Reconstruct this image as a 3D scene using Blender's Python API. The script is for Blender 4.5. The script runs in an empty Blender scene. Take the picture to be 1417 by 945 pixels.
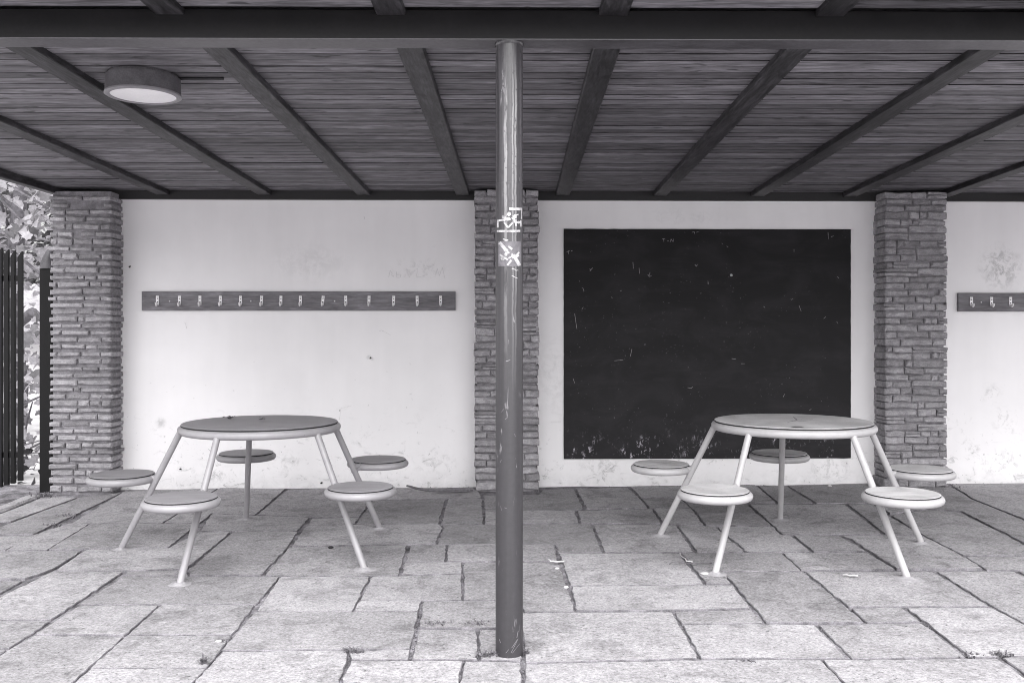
import bpy, bmesh, math, random
from mathutils import Vector, Matrix, noise
random.seed(7)
R = random.Random(11)
SC = bpy.context.scene
COL = SC.collection

# ------------------------------------------------------------------ camera
F, CX, CY, H = 1282.3, 707.6, 454.8, 1.2471      # focal length and principal point on a 1417x945 frame, eye height
W, HH = 1417.0, 945.0
cd = bpy.data.cameras.new('camera')
cam = bpy.data.objects.new('camera', cd)
COL.objects.link(cam)
cam.location = (0, 0, H)
cam.rotation_euler = (math.pi / 2, 0, 0)
cd.sensor_width = 36.0
cd.lens = F / W * 36.0
cd.shift_x = (W / 2 - CX) / W
cd.shift_y = -(HH / 2 - CY) / W
cd.clip_end = 2000
cd.clip_start = 0.05
SC.camera = cam

# ------------------------------------------------------------------ light
SUN_EL, SUN_AZ = 50.0, -5.0       # azimuth measured from straight behind the camera, towards its left
wd = bpy.data.worlds.new('World')
SC.world = wd
wd.use_nodes = True
nt = wd.node_tree
bg = nt.nodes['Background']
sky = nt.nodes.new('ShaderNodeTexSky')
sky.sky_type = 'NISHITA'
sky.sun_disc = False
sky.sun_elevation = math.radians(SUN_EL)
sky.sun_rotation = math.radians(180 + SUN_AZ)
sky.air_density = 2.0
sky.dust_density = 5.0
hs = nt.nodes.new('ShaderNodeHueSaturation')   # black-and-white film: the sky's light carries no hue
hs.inputs['Saturation'].default_value = 0.0
nt.links.new(sky.outputs[0], hs.inputs['Color'])
nt.links.new(hs.outputs[0], bg.inputs['Color'])
bg.inputs['Strength'].default_value = 0.15
sd = bpy.data.lights.new('sun', 'SUN')
sd.energy = 1.5
sd.angle = math.radians(90)
sd.color = (1.0, 0.99, 0.995)
so = bpy.data.objects.new('sun', sd)
COL.objects.link(so)
az = math.radians(SUN_AZ)
dsun = Vector((-math.sin(az) * math.cos(math.radians(SUN_EL)), -math.cos(az) * math.cos(math.radians(SUN_EL)), math.sin(math.radians(SUN_EL))))
so.rotation_euler = dsun.to_track_quat('Z', 'Y').to_euler()
so.location = (0, -5, 10)
SC.view_settings.view_transform = 'Standard'
SC.view_settings.look = 'None'
SC.view_settings.exposure = 1.03
SC.view_settings.gamma = 1.0
SC.render.engine = 'CYCLES'
SC.cycles.max_bounces = 10
SC.cycles.diffuse_bounces = 6
SC.cycles.use_denoising = True
SC.cycles.filter_width = 1.0

# ------------------------------------------------------------------ helpers
KX = 0.004                                        # the paving rises very slightly to the right


def floor_pt(px, py, dz=0.0):
    dx, dzr = (px - CX) / F, -(py - CY) / F
    t = (H - dz) / (KX * dx - dzr)
    return Vector((t * dx, t, KX * t * dx + dz))


WY, WA = 7.361, math.atan(0.0187)
MW = Matrix.Translation((0, WY, 0)) @ Matrix.Rotation(WA, 4, 'Z')


def wall_uz(px, py, v=0.0):
    """a sight line meets the plane v metres in front of the back wall: (u along the wall, z)"""
    d = Vector(((px - CX) / F, 1, -(py - CY) / F))
    n = Vector((-math.sin(WA), math.cos(WA), 0))
    p0 = Vector((0, WY, 0)) - n * v
    o = Vector((0, 0, H))
    t = (p0 - o).dot(n) / d.dot(n)
    p = MW.inverted() @ (o + d * t)
    return p.x, p.z


def at(px, py, Y):
    return Vector(((px - CX) / F * Y, Y, H - (py - CY) / F * Y))


def tag(o, label=None, cat=None, group=None, kind=None):
    for k, v in (('label', label), ('category', cat), ('group', group), ('kind', kind)):
        if v:
            o[k] = v
    return o


class MB:
    def __init__(s):
        s.v, s.f, s.m = [], [], []

    def face(s, pts, mi=0):
        b = len(s.v)
        s.v += [tuple(p) for p in pts]
        s.f.append(tuple(range(b, b + len(pts))))
        s.m.append(mi)

    def grid(s, rows, closed_u=False, closed_v=False, mi=0):
        b, n, m = len(s.v), len(rows), len(rows[0])
        for r in rows:
            s.v += [tuple(p) for p in r]
        for i in range(n if closed_v else n - 1):
            for j in range(m if closed_u else m - 1):
                i2, j2 = (i + 1) % n, (j + 1) % m
                s.f.append((b + i * m + j, b + i * m + j2, b + i2 * m + j2, b + i2 * m + j))
                s.m.append(mi)

    def box(s, x0, x1, y0, y1, z0, z1, mi=0):
        b = len(s.v)
        s.v += [(x, y, z) for z in (z0, z1) for y in (y0, y1) for x in (x0, x1)]
        for f in ((0, 2, 3, 1), (4, 5, 7, 6), (0, 1, 5, 4), (2, 6, 7, 3), (0, 4, 6, 2), (1, 3, 7, 5)):
            s.f.append(tuple(b + k for k in f))
            s.m.append(mi)

    def tube(s, pts, r, seg=14, caps=True, mi=0):
        pts = [Vector(p) for p in pts]
        rr = r if isinstance(r, (list, tuple)) else [r] * len(pts)
        rows = []
        for i, p in enumerate(pts):
            t = (pts[min(i + 1, len(pts) - 1)] - pts[max(i - 1, 0)]).normalized()
            a = t.cross(Vector((0, 0, 1)) if abs(t.z) < 0.95 else Vector((1, 0, 0))).normalized()
            b = t.cross(a)
            rows.append([p + (a * math.cos(q) + b * math.sin(q)) * rr[i] for q in [2 * math.pi * k / seg for k in range(seg)]])
        s.grid(rows, closed_u=True, mi=mi)
        if caps:
            s.face(rows[0][::-1], mi)
            s.face(rows[-1], mi)

    def lathe(s, prof, c=(0, 0, 0), seg=48, mi=0):
        rows = [[(c[0] + r * math.cos(2 * math.pi * k / seg), c[1] + r * math.sin(2 * math.pi * k / seg), c[2] + z) for k in range(seg)] for r, z in prof]
        s.grid(rows, closed_u=True, mi=mi)

    def torus(s, c, Rm, r, seg=64, ring=14, mi=0):
        rows = []
        for i in range(ring):
            q = 2 * math.pi * i / ring
            rows.append([(c[0] + (Rm + r * math.cos(q)) * math.cos(2 * math.pi * k / seg), c[1] + (Rm + r * math.cos(q)) * math.sin(2 * math.pi * k / seg), c[2] + r * math.sin(q)) for k in range(seg)])
        s.grid(rows, closed_u=True, closed_v=True, mi=mi)

    def mesh(s, name, mats, smooth=False):
        me = bpy.data.meshes.new(name)
        me.from_pydata(s.v, [], s.f)
        for m in (mats if isinstance(mats, (list, tuple)) else [mats]):
            me.materials.append(m)
        me.polygons.foreach_set('material_index', s.m)
        bm = bmesh.new()
        bm.from_mesh(me)
        bmesh.ops.recalc_face_normals(bm, faces=bm.faces)
        bm.to_mesh(me)
        bm.free()
        if smooth:
            me.polygons.foreach_set('use_smooth', [True] * len(me.polygons))
        me.update()
        return me

    def build(s, name, mats, parent=None, smooth=False, angle=None):
        me = s.mesh(name, mats, smooth)
        if angle is not None:
            me.set_sharp_from_angle(angle=math.radians(angle))
        return link(name, me, parent)


def link(name, me, parent=None):
    o = bpy.data.objects.new(name, me)
    COL.objects.link(o)
    if parent:
        o.parent = parent
    return o


def empty(name, loc=(0, 0, 0), mat=None):
    o = bpy.data.objects.new(name, None)
    o.empty_display_size = 0.1
    COL.objects.link(o)
    if mat is not None:
        o.matrix_world = mat
    else:
        o.location = loc
    return o


# ------------------------------------------------------------------ materials
def grey(v):
    """toned black-and-white print: neutral greys with a faint violet cast in the darks"""
    t = max(0.0, 1 - v * 2.2)
    return (v * (1.012 + 0.03 * t), v * (0.992 - 0.012 * t), v * (1.012 + 0.09 * t), 1)


class Mat:
    def __init__(s, name, rough=0.7, spec=0.4):
        s.m = bpy.data.materials.new(name)
        s.m.use_nodes = True
        s.t = s.m.node_tree
        s.b = s.t.nodes['Principled BSDF']
        s.b.inputs['Roughness'].default_value = rough
        s.b.inputs['Specular IOR Level'].default_value = spec
        s.geo = s.t.nodes.new('ShaderNodeNewGeometry')
        s.oi = s.t.nodes.new('ShaderNodeObjectInfo')
        s.pos = s.geo.outputs['Position']

    def n(s, ty, **kw):
        return s.t.nodes.new(ty)

    def set(s, sock, v):
        if hasattr(v, 'is_output'):
            s.t.links.new(v, sock)
        else:
            if isinstance(v, tuple) and sock.type == 'VECTOR':
                v = v[:3]
            sock.default_value = v

    def math(s, op, a, b=0.5, c=None, clamp=False):
        n = s.n('ShaderNodeMath')
        n.operation = op
        n.use_clamp = clamp
        s.set(n.inputs[0], a)
        s.set(n.inputs[1], b)
        if c is not None:
            s.set(n.inputs[2], c)
        return n.outputs[0]

    def vec(s, scale=(1, 1, 1), rnd=0.0, src=None):
        mp = s.n('ShaderNodeMapping')
        mp.inputs['Scale'].default_value = scale
        s.set(mp.inputs['Vector'], src or s.pos)
        if rnd:
            c = s.n('ShaderNodeCombineXYZ')
            for k in range(3):
                s.set(c.inputs[k], s.math('MULTIPLY', s.oi.outputs['Random'], rnd * (1 + 0.37 * k)))
            s.set(mp.inputs['Location'], c.outputs[0])
        return mp.outputs[0]

    def noise(s, vec, scale=5, detail=5, rough=0.55, dist=0.0):
        n = s.n('ShaderNodeTexNoise')
        s.set(n.inputs['Vector'], vec)
        n.inputs['Scale'].default_value = scale
        n.inputs['Detail'].default_value = detail
        n.inputs['Roughness'].default_value = rough
        n.inputs['Distortion'].default_value = dist
        return n.outputs['Fac']

    def voro(s, vec, scale=5):
        n = s.n('ShaderNodeTexVoronoi')
        s.set(n.inputs['Vector'], vec)
        n.inputs['Scale'].default_value = scale
        return n.outputs['Distance']

    def rng(s, v, a, b, c=0.0, d=1.0, smooth=False):
        n = s.n('ShaderNodeMapRange')
        if smooth:
            n.interpolation_type = 'SMOOTHSTEP'
        s.set(n.inputs[0], v)
        for k, q in enumerate((a, b, c, d)):
            s.set(n.inputs[k + 1], q)
        return n.outputs[0]

    def mix(s, f, a, b):
        n = s.n('ShaderNodeMix')
        n.data_type = 'RGBA'
        s.set(n.inputs[0], f)
        s.set(n.inputs[6], a)
        s.set(n.inputs[7], b)
        return n.outputs[2]

    def scale(s, col, f):
        n = s.n('ShaderNodeVectorMath')
        n.operation = 'SCALE'
        s.set(n.inputs[0], col)
        s.set(n.inputs[3], f)
        return n.outputs[0]

    def sep(s, v=None):
        n = s.n('ShaderNodeSeparateXYZ')
        s.set(n.inputs[0], v or s.pos)
        return n.outputs

    def spot(s, p, r, soft=1.0, sy=1.0):
        """soft round mask about a world point (a stain has its own place and shape)"""
        a = s.n('ShaderNodeVectorMath')
        a.operation = 'SUBTRACT'
        s.set(a.inputs[0], s.pos)
        a.inputs[1].default_value = p
        b = s.n('ShaderNodeVectorMath')
        b.operation = 'MULTIPLY'
        s.set(b.inputs[0], a.outputs[0])
        b.inputs[1].default_value = (1, 1, 1 / sy)
        c = s.n('ShaderNodeVectorMath')
        c.operation = 'LENGTH'
        s.set(c.inputs[0], b.outputs[0])
        return s.rng(c.outputs['Value'], r * (1 - soft), r, 1, 0, True)

    def col(s, v):
        s.set(s.b.inputs['Base Color'], v)

    def bump(s, h, strength=0.3, dist=0.005):
        n = s.n('ShaderNodeBump')
        n.inputs['Strength'].default_value = strength
        n.inputs['Distance'].default_value = dist
        s.set(n.inputs['Height'], h)
        s.set(s.b.inputs['Normal'], n.outputs[0])


def m_stone(name, base, rnd=0.25):
    m = Mat(name, 0.85, 0.25)
    big = m.noise(m.vec(rnd=30), 2.2, 4, 0.6)
    med = m.noise(m.vec(rnd=30), 30, 7, 0.78)
    fine = m.noise(m.vec(rnd=30), 85, 5, 0.8)
    blot = m.rng(m.noise(m.vec(rnd=30), 5.5, 6, 0.7, 0.6), 0.50, 0.66, 1.0, 0.66)
    f = m.math('MULTIPLY', m.rng(big, 0.3, 0.7, 0.84, 1.14), m.rng(med, 0.32, 0.68, 0.74, 1.2))
    f = m.math('MULTIPLY', f, m.rng(fine, 0.34, 0.66, 0.6, 1.36))
    pits = m.rng(m.noise(m.vec((1, 1.8, 1), rnd=30), 46, 5, 0.7), 0.595, 0.65, 1, 0.36)
    f = m.math('MULTIPLY', m.math('MULTIPLY', f, pits), blot)
    f = m.math('MULTIPLY', f, m.rng(m.oi.outputs['Random'], 0, 1, 1 - rnd, 1 + rnd))
    m.col(m.scale(grey(base), f))
    h = m.math('ADD', m.math('MULTIPLY', med, 0.7), m.math('MULTIPLY', fine, 0.35))
    m.bump(m.math('ADD', h, m.math('MULTIPLY', pits, 0.4)), 0.55, 0.006)
    return m.m


def m_plain(name, base, rough=0.7, spec=0.4, var=0.12, sc=8, bump=0.1, metal=0.0):
    m = Mat(name, rough, spec)
    a = m.noise(m.vec(), sc, 5, 0.6)
    b = m.noise(m.vec(), sc * 11, 3, 0.6)
    f = m.math('MULTIPLY', m.rng(a, 0.3, 0.7, 1 - var, 1 + var), m.rng(b, 0.3, 0.7, 1 - var * 0.6, 1 + var * 0.6))
    m.col(m.scale(grey(base), f))
    m.b.inputs['Metallic'].default_value = metal
    m.set(m.b.inputs['Roughness'], m.rng(a, 0.3, 0.7, max(0.05, rough - 0.08), min(1, rough + 0.1)))
    if bump:
        m.bump(b, bump, 0.002)
    return m.m


def m_wood(name, base, axis, rnd=0.25, rough=0.6, gs=1.0, knots=True, con=1.0):
    L = lambda v: 1 + (v - 1) * con
    m = Mat(name, rough, 0.35)
    s1, s2 = [38 * gs] * 3, [150 * gs] * 3
    s1[axis], s2[axis] = 4.5, 11.0
    a = m.noise(m.vec(tuple(s1), rnd=40), 1, 5, 0.65, 0.6)
    b = m.noise(m.vec(tuple(s2), rnd=40), 1, 3, 0.6)
    big = m.noise(m.vec(rnd=40), 2.3, 3, 0.5)
    f = m.math('MULTIPLY', m.rng(a, 0.33, 0.67, L(0.36), L(1.75)), m.rng(b, 0.33, 0.67, L(0.5), L(1.55)))
    f = m.math('MULTIPLY', f, m.rng(big, 0.3, 0.7, 0.8, 1.2))
    if knots:
        ks = [24] * 3
        ks[axis] = 8
        k = m.noise(m.vec(tuple(ks), rnd=40), 1, 2, 0.4)
        f = m.math('MULTIPLY', f, m.rng(k, 0.66, 0.72, 1, 0.3))
    f = m.math('MULTIPLY', f, m.rng(m.oi.outputs['Random'], 0, 1, 1 - rnd, 1 + rnd))
    m.col(m.scale(grey(base), f))
    m.bump(m.math('ADD', a, m.math('MULTIPLY', b, 0.5)), 0.35, 0.003)
    return m.m


def m_brick():
    m = Mat('old_brick', 0.85, 0.25)
    a = m.noise(m.vec(rnd=20), 16, 5, 0.65)
    b = m.noise(m.vec((30, 30, 90), rnd=20), 1, 5, 0.7)
    c = m.noise(m.vec(rnd=20), 120, 3, 0.7)
    f = m.math('MULTIPLY', m.rng(a, 0.3, 0.7, 0.72, 1.28), m.rng(b, 0.3, 0.7, 0.78, 1.25))
    f = m.math('MULTIPLY', f, m.rng(c, 0.3, 0.7, 0.8, 1.2))
    f = m.math('MULTIPLY', f, m.rng(m.oi.outputs['Random'], 0, 1, 0.78, 1.22))
    m.col(m.scale(grey(0.295), f))
    m.bump(m.math('ADD', m.math('ADD', a, b), m.math('MULTIPLY', c, 0.6)), 0.7, 0.006)
    return m.m


def m_plaster(name, stains):
    m = Mat(name, 0.75, 0.3)
    big = m.noise(m.vec(), 1.3, 4, 0.55)
    streak = m.noise(m.vec((9, 9, 0.9)), 1, 4, 0.6)
    fine = m.noise(m.vec(), 60, 4, 0.6)
    f = m.math('MULTIPLY', m.rng(big, 0.3, 0.7, 0.94, 1.03), m.rng(streak, 0.35, 0.7, 1.0, 0.975))
    # scuffs and flaked spots, thick near the floor where feet and balls hit the wall
    z = m.sep()[2]
    low = m.rng(z, 0.05, 0.75, 1.0, 0.0, True)
    sc1 = m.noise(m.vec((1, 1, 1.4)), 9, 6, 0.75, 0.8)
    scuff = m.math('MULTIPLY', m.rng(sc1, 0.575, 0.68), low)
    sc2 = m.noise(m.vec(), 27, 4, 0.6)
    chips = m.math('MULTIPLY', m.rng(sc2, 0.69, 0.715), m.rng(z, 0.1, 1.1, 1.0, 0.05))
    f = m.math('SUBTRACT', f, m.math('MULTIPLY', scuff, 0.36))
    f = m.math('SUBTRACT', f, m.math('MULTIPLY', chips, 0.42))
    sp = m.noise(m.vec(), 14, 6, 0.78, 0.5)
    for (p, r, k, sy, lo) in stains:
        msk = m.math('MULTIPLY', m.spot(p, r, 0.9, sy), m.rng(sp, lo, lo + 0.16))
        f = m.math('SUBTRACT', f, m.math('MULTIPLY', msk, k))
    dirt = m.math('MULTIPLY', m.rng(z, 0.0, 0.16, 0.16, 0.0, True), m.rng(sc1, 0.3, 0.6))
    f = m.math('SUBTRACT', f, dirt)
    m.col(m.scale(grey(0.9), f))
    m.bump(m.math('ADD', m.math('MULTIPLY', big, 2.0), m.math('ADD', m.math('MULTIPLY', fine, 0.25), m.math('MULTIPLY', chips, -1.0))), 0.18, 0.006)
    return m.m


def m_board():
    m = Mat('blackboard_paint', 0.6, 0.2)
    a = m.noise(m.vec((1, 1, 1.6)), 2.6, 5, 0.6, 0.7)
    st = m.noise(m.vec((2, 2, 14)), 1, 4, 0.6)
    v = m.math('ADD', 0.0105, m.math('MULTIPLY', m.rng(a, 0.45, 0.72), 0.010))
    v = m.math('ADD', v, m.math('MULTIPLY', m.rng(st, 0.55, 0.8), 0.008))
    z = m.sep()[2]
    low = m.rng(z, 0.28, 0.50, 1, 0, True)
    v = m.math('ADD', v, m.math('MULTIPLY', m.rng(z, 0.3, 1.7, 1, 0), 0.008))
    cl = m.noise(m.vec(), 3.2, 3, 0.5)
    sp = m.noise(m.vec((1, 1, 1)), 58, 3, 0.65)
    specks = m.math('MULTIPLY', m.rng(sp, 0.675, 0.71), m.rng(cl, 0.45, 0.6))
    v = m.math('ADD', v, m.math('MULTIPLY', specks, 0.16))
    s2 = m.noise(m.vec((1, 1, 0.55)), 34, 5, 0.75, 0.4)
    v = m.math('ADD', v, m.math('MULTIPLY', m.math('MULTIPLY', m.rng(s2, 0.56, 0.66), low), m.rng(m.noise(m.vec(), 4.5, 2, 0.5), 0.47, 0.63, 0, 0.6)))
    m.col(m.scale((1.03, 0.975, 1.09, 1), v))
    m.bump(sp, 0.08, 0.001)
    return m.m


def m_post():
    m = Mat('worn_post_paint', 0.33, 0.55)
    z = m.sep()[2]
    a = m.noise(m.vec((30, 30, 1.1)), 1, 5, 0.6)
    b = m.noise(m.vec(), 55, 4, 0.65)
    c = m.noise(m.vec((45, 45, 7)), 1, 4, 0.7, 0.6)
    v = m.math('MULTIPLY', m.rng(a, 0.3, 0.7, 0.85, 1.15), m.rng(b, 0.3, 0.7, 0.92, 1.1))
    scr = m.rng(c, 0.63, 0.68)
    scr = m.math('MULTIPLY', scr, m.rng(m.noise(m.vec(), 5, 2, 0.5), 0.45, 0.62))
    col = m.mix(m.math('MULTIPLY', scr, 0.75), m.scale(grey(0.036), v), grey(0.30))
    # upper half rubbed brighter; upright highlight stripes are painted into the colour
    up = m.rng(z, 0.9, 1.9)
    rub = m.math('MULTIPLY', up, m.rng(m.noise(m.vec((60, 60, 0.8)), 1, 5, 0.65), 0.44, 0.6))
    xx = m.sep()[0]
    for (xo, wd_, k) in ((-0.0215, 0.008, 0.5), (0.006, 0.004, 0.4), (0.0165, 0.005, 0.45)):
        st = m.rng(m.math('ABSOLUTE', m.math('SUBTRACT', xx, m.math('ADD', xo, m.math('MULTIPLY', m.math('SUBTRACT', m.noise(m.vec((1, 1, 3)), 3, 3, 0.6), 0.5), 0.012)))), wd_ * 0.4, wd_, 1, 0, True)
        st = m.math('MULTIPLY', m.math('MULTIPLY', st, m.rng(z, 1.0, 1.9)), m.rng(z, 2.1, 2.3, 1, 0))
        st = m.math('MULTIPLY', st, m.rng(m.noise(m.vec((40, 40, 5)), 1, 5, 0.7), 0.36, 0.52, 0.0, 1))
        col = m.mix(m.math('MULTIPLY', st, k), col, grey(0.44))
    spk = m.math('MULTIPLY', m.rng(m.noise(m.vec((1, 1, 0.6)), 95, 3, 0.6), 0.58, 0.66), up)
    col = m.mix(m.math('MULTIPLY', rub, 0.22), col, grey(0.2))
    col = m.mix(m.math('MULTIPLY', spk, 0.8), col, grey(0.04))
    m.col(col)
    m.set(m.b.inputs['Roughness'], m.rng(up, 0, 1, 0.5, 0.25))
    m.bump(m.math('ADD', b, m.math('MULTIPLY', spk, -1.5)), 0.15, 0.002)
    return m.m


def m_painted_metal(name, base):
    m = Mat(name, 0.38, 0.5)
    a = m.noise(m.vec(rnd=9), 11, 5, 0.65)
    ch = m.noise(m.vec(rnd=9), 52, 4, 0.65)
    f = m.rng(a, 0.3, 0.7, 0.9, 1.06)
    chips = m.rng(ch, 0.70, 0.72)
    m.col(m.mix(m.math('MULTIPLY', chips, 0.85), m.scale(grey(base), f), grey(0.08)))
    m.bump(m.math('SUBTRACT', m.math('MULTIPLY', a, 0.3), chips), 0.15, 0.002)
    return m.m


def m_disc(name, base, scr=0.5):
    m = Mat(name, 0.5, 0.45)
    a = m.noise(m.vec(rnd=9), 5, 5, 0.6, 0.6)
    b = m.noise(m.vec((6, 30, 10), rnd=9), 1, 5, 0.65)
    c = m.noise(m.vec(rnd=9), 70, 3, 0.6)
    f = m.math('MULTIPLY', m.rng(a, 0.32, 0.68, 0.78, 1.14), m.rng(b, 0.35, 0.7, 0.88, 1.08))
    s = m.math('MULTIPLY', m.rng(c, 0.64, 0.69), scr)
    m.col(m.mix(s, m.scale(grey(base), f), grey(0.08)))
    m.set(m.b.inputs['Roughness'], m.rng(a, 0.3, 0.7, 0.4, 0.6))
    m.bump(c, 0.06, 0.001)
    return m.m


def m_leaf(name, base):
    m = Mat(name, 0.5, 0.4)
    a = m.noise(m.vec(), 30, 3, 0.6)
    f = m.math('MULTIPLY', m.rng(a, 0.3, 0.7, 0.8, 1.2), m.rng(m.oi.outputs['Random'], 0, 1, 0.35, 1.5))
    m.col(m.scale(grey(base), f))
    tr = m.n('ShaderNodeBsdfTranslucent')
    m.set(tr.inputs['Color'], m.scale(grey(base), m.math('MULTIPLY', f, 0.9)))
    mx = m.n('ShaderNodeMixShader')
    mx.inputs[0].default_value = 0.4
    m.t.links.new(m.b.outputs[0], mx.inputs[1])
    m.t.links.new(tr.outputs[0], mx.inputs[2])
    m.t.links.new(mx.outputs[0], m.t.nodes['Material Output'].inputs['Surface'])
    return m.m


def wp(px, py):
    u, z = wall_uz(px, py)
    return tuple(MW @ Vector((u, 0, z)))


M = {}
M['stone'] = m_stone('paving_stone', 0.345, 0.17)
M['stone_edge'] = m_plain('dirty_stone_edge', 0.19, 0.95, 0.1, 0.5, 14, 0.4)
M['earth'] = m_plain('joint_earth', 0.19, 0.95, 0.1, 0.7, 9, 0.6)
M['ground'] = m_plain('pale_ground', 0.56, 0.95, 0.1, 0.2, 3, 0.3)
M['brick'] = m_brick()
M['mortar'] = m_plain('lime_mortar', 0.22, 0.95, 0.15, 0.35, 25, 0.9)
M['boards'] = m_wood('stained_ceiling_wood', 0.14, 0, 0.34, con=0.72)
M['groove'] = m_plain('dirty_board_groove', 0.012, 0.9, 0.2, 0.5, 20, 0.2)
M['rafter'] = m_wood('dark_rafter_wood', 0.027, 1, 0.22, 0.5, 0.6)
M['rack'] = m_wood('hook_board_wood', 0.155, 0, 0.1, 0.6, 0.7, False, 0.4)
M['steel'] = m_plain('black_steel_paint', 0.009, 0.5, 0.22, 0.2, 6, 0.05)
M['lit_underside'] = m_plain('worn_lit_underside', 0.075, 0.4, 0.5, 0.3, 5, 0.1)  # worn mottle, plus reflected light on the beam's underside put into the colour
M['ledger'] = m_plain('black_ledger_paint', 0.014, 0.5, 0.4, 0.2, 6, 0.05)
M['deck'] = m_plain('roof_felt', 0.1)
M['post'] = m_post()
M['sticker'] = m_plain('white_vinyl', 0.4, 0.4, 0.4, 0.55, 45, 0.05)
M['sticker_grey'] = m_plain('faded_sticker_film', 0.13, 0.4, 0.4, 0.25, 60, 0.05)
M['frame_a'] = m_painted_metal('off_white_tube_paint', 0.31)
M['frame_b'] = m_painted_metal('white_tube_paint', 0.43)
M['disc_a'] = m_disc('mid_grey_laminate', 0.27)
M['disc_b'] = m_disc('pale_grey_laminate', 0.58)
M['gap_shade'] = m_plain('black_gap_shade', 0.012, 0.7)
M['board'] = m_board()
M['hook'] = m_plain('bright_hook_metal', 0.85, 0.3, 0.5, 0.1, 40, 0, 0.0)
M['dark'] = m_plain('dark_gap', 0.02, 0.6)
M['lamp_body'] = m_plain('dusty_lamp_body', 0.085, 0.5, 0.4, 0.3, 14, 0.1)
M['lamp_rim'] = m_plain('lamp_rim_grey', 0.22, 0.45)
M['lamp_lens'] = m_plain('opal_lamp_glass', 0.9, 0.35, 0.5, 0.05, 10, 0)
M['fence'] = m_plain('black_fence_paint', 0.006, 0.6, 0.2, 0.3, 10, 0.05)
M['leaf'] = m_leaf('pale_tree_leaf', 0.25)
M['leaf_dark'] = m_leaf('dark_shrub_leaf', 0.08)
M['bark'] = m_plain('tree_bark', 0.1, 0.9, 0.2, 0.4, 20, 0.8)
M['tile'] = m_plain('roof_tile_clay', 0.28, 0.8, 0.3, 0.25, 12, 0.3)
M['shed'] = m_plain('shed_render', 0.5, 0.8, 0.3, 0.1, 3, 0.2)
M['chalk'] = m_plain('chalk', 0.33, 0.9, 0.1, 0.3, 80, 0)
M['cement'] = m_plain('cement_smear', 0.33, 0.9, 0.2, 0.2, 40, 0.5)
M['dry'] = m_plain('dry_plant', 0.16, 0.9, 0.2, 0.3, 60, 0.3)
M['dryleaf'] = m_plain('dead_leaf', 0.1, 0.8, 0.3, 0.4, 60, 0.2)
M['straw'] = m_plain('bleached_straw', 0.6, 0.8, 0.3, 0.2, 60, 0.1)
M['weed'] = m_plain('joint_weed', 0.15, 0.8, 0.3, 0.4, 60, 0.1)
M['scratch'] = m_plain('bare_scratch', 0.22, 0.5, 0.4, 0.4, 90, 0.05)
M['pencil'] = m_plain('faded_scribble', 0.74, 0.9, 0.2, 0.2, 60, 0)

# ------------------------------------------------------------------ ground and paving
b = MB()
n = 40
b.face([(600 * math.cos(2 * math.pi * k / n), 600 * math.sin(2 * math.pi * k / n), -0.09) for k in range(n)])
tag(b.build('ground', M['ground']), kind='structure')

b = MB()
rows = []
for j in range(90):
    y = 0.4 + (7.55 - 0.4) * j / 89
    rows.append([(x, y, KX * x - 0.0095 + 0.005 * noise.noise(Vector((x * 4, y * 4, 0)))) for x in [-4.35 + (8.2 + 4.35) * i / 120 for i in range(121)]])
b.grid(rows)
pave = tag(b.build('pavement', M['earth'], smooth=True), kind='structure')

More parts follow.
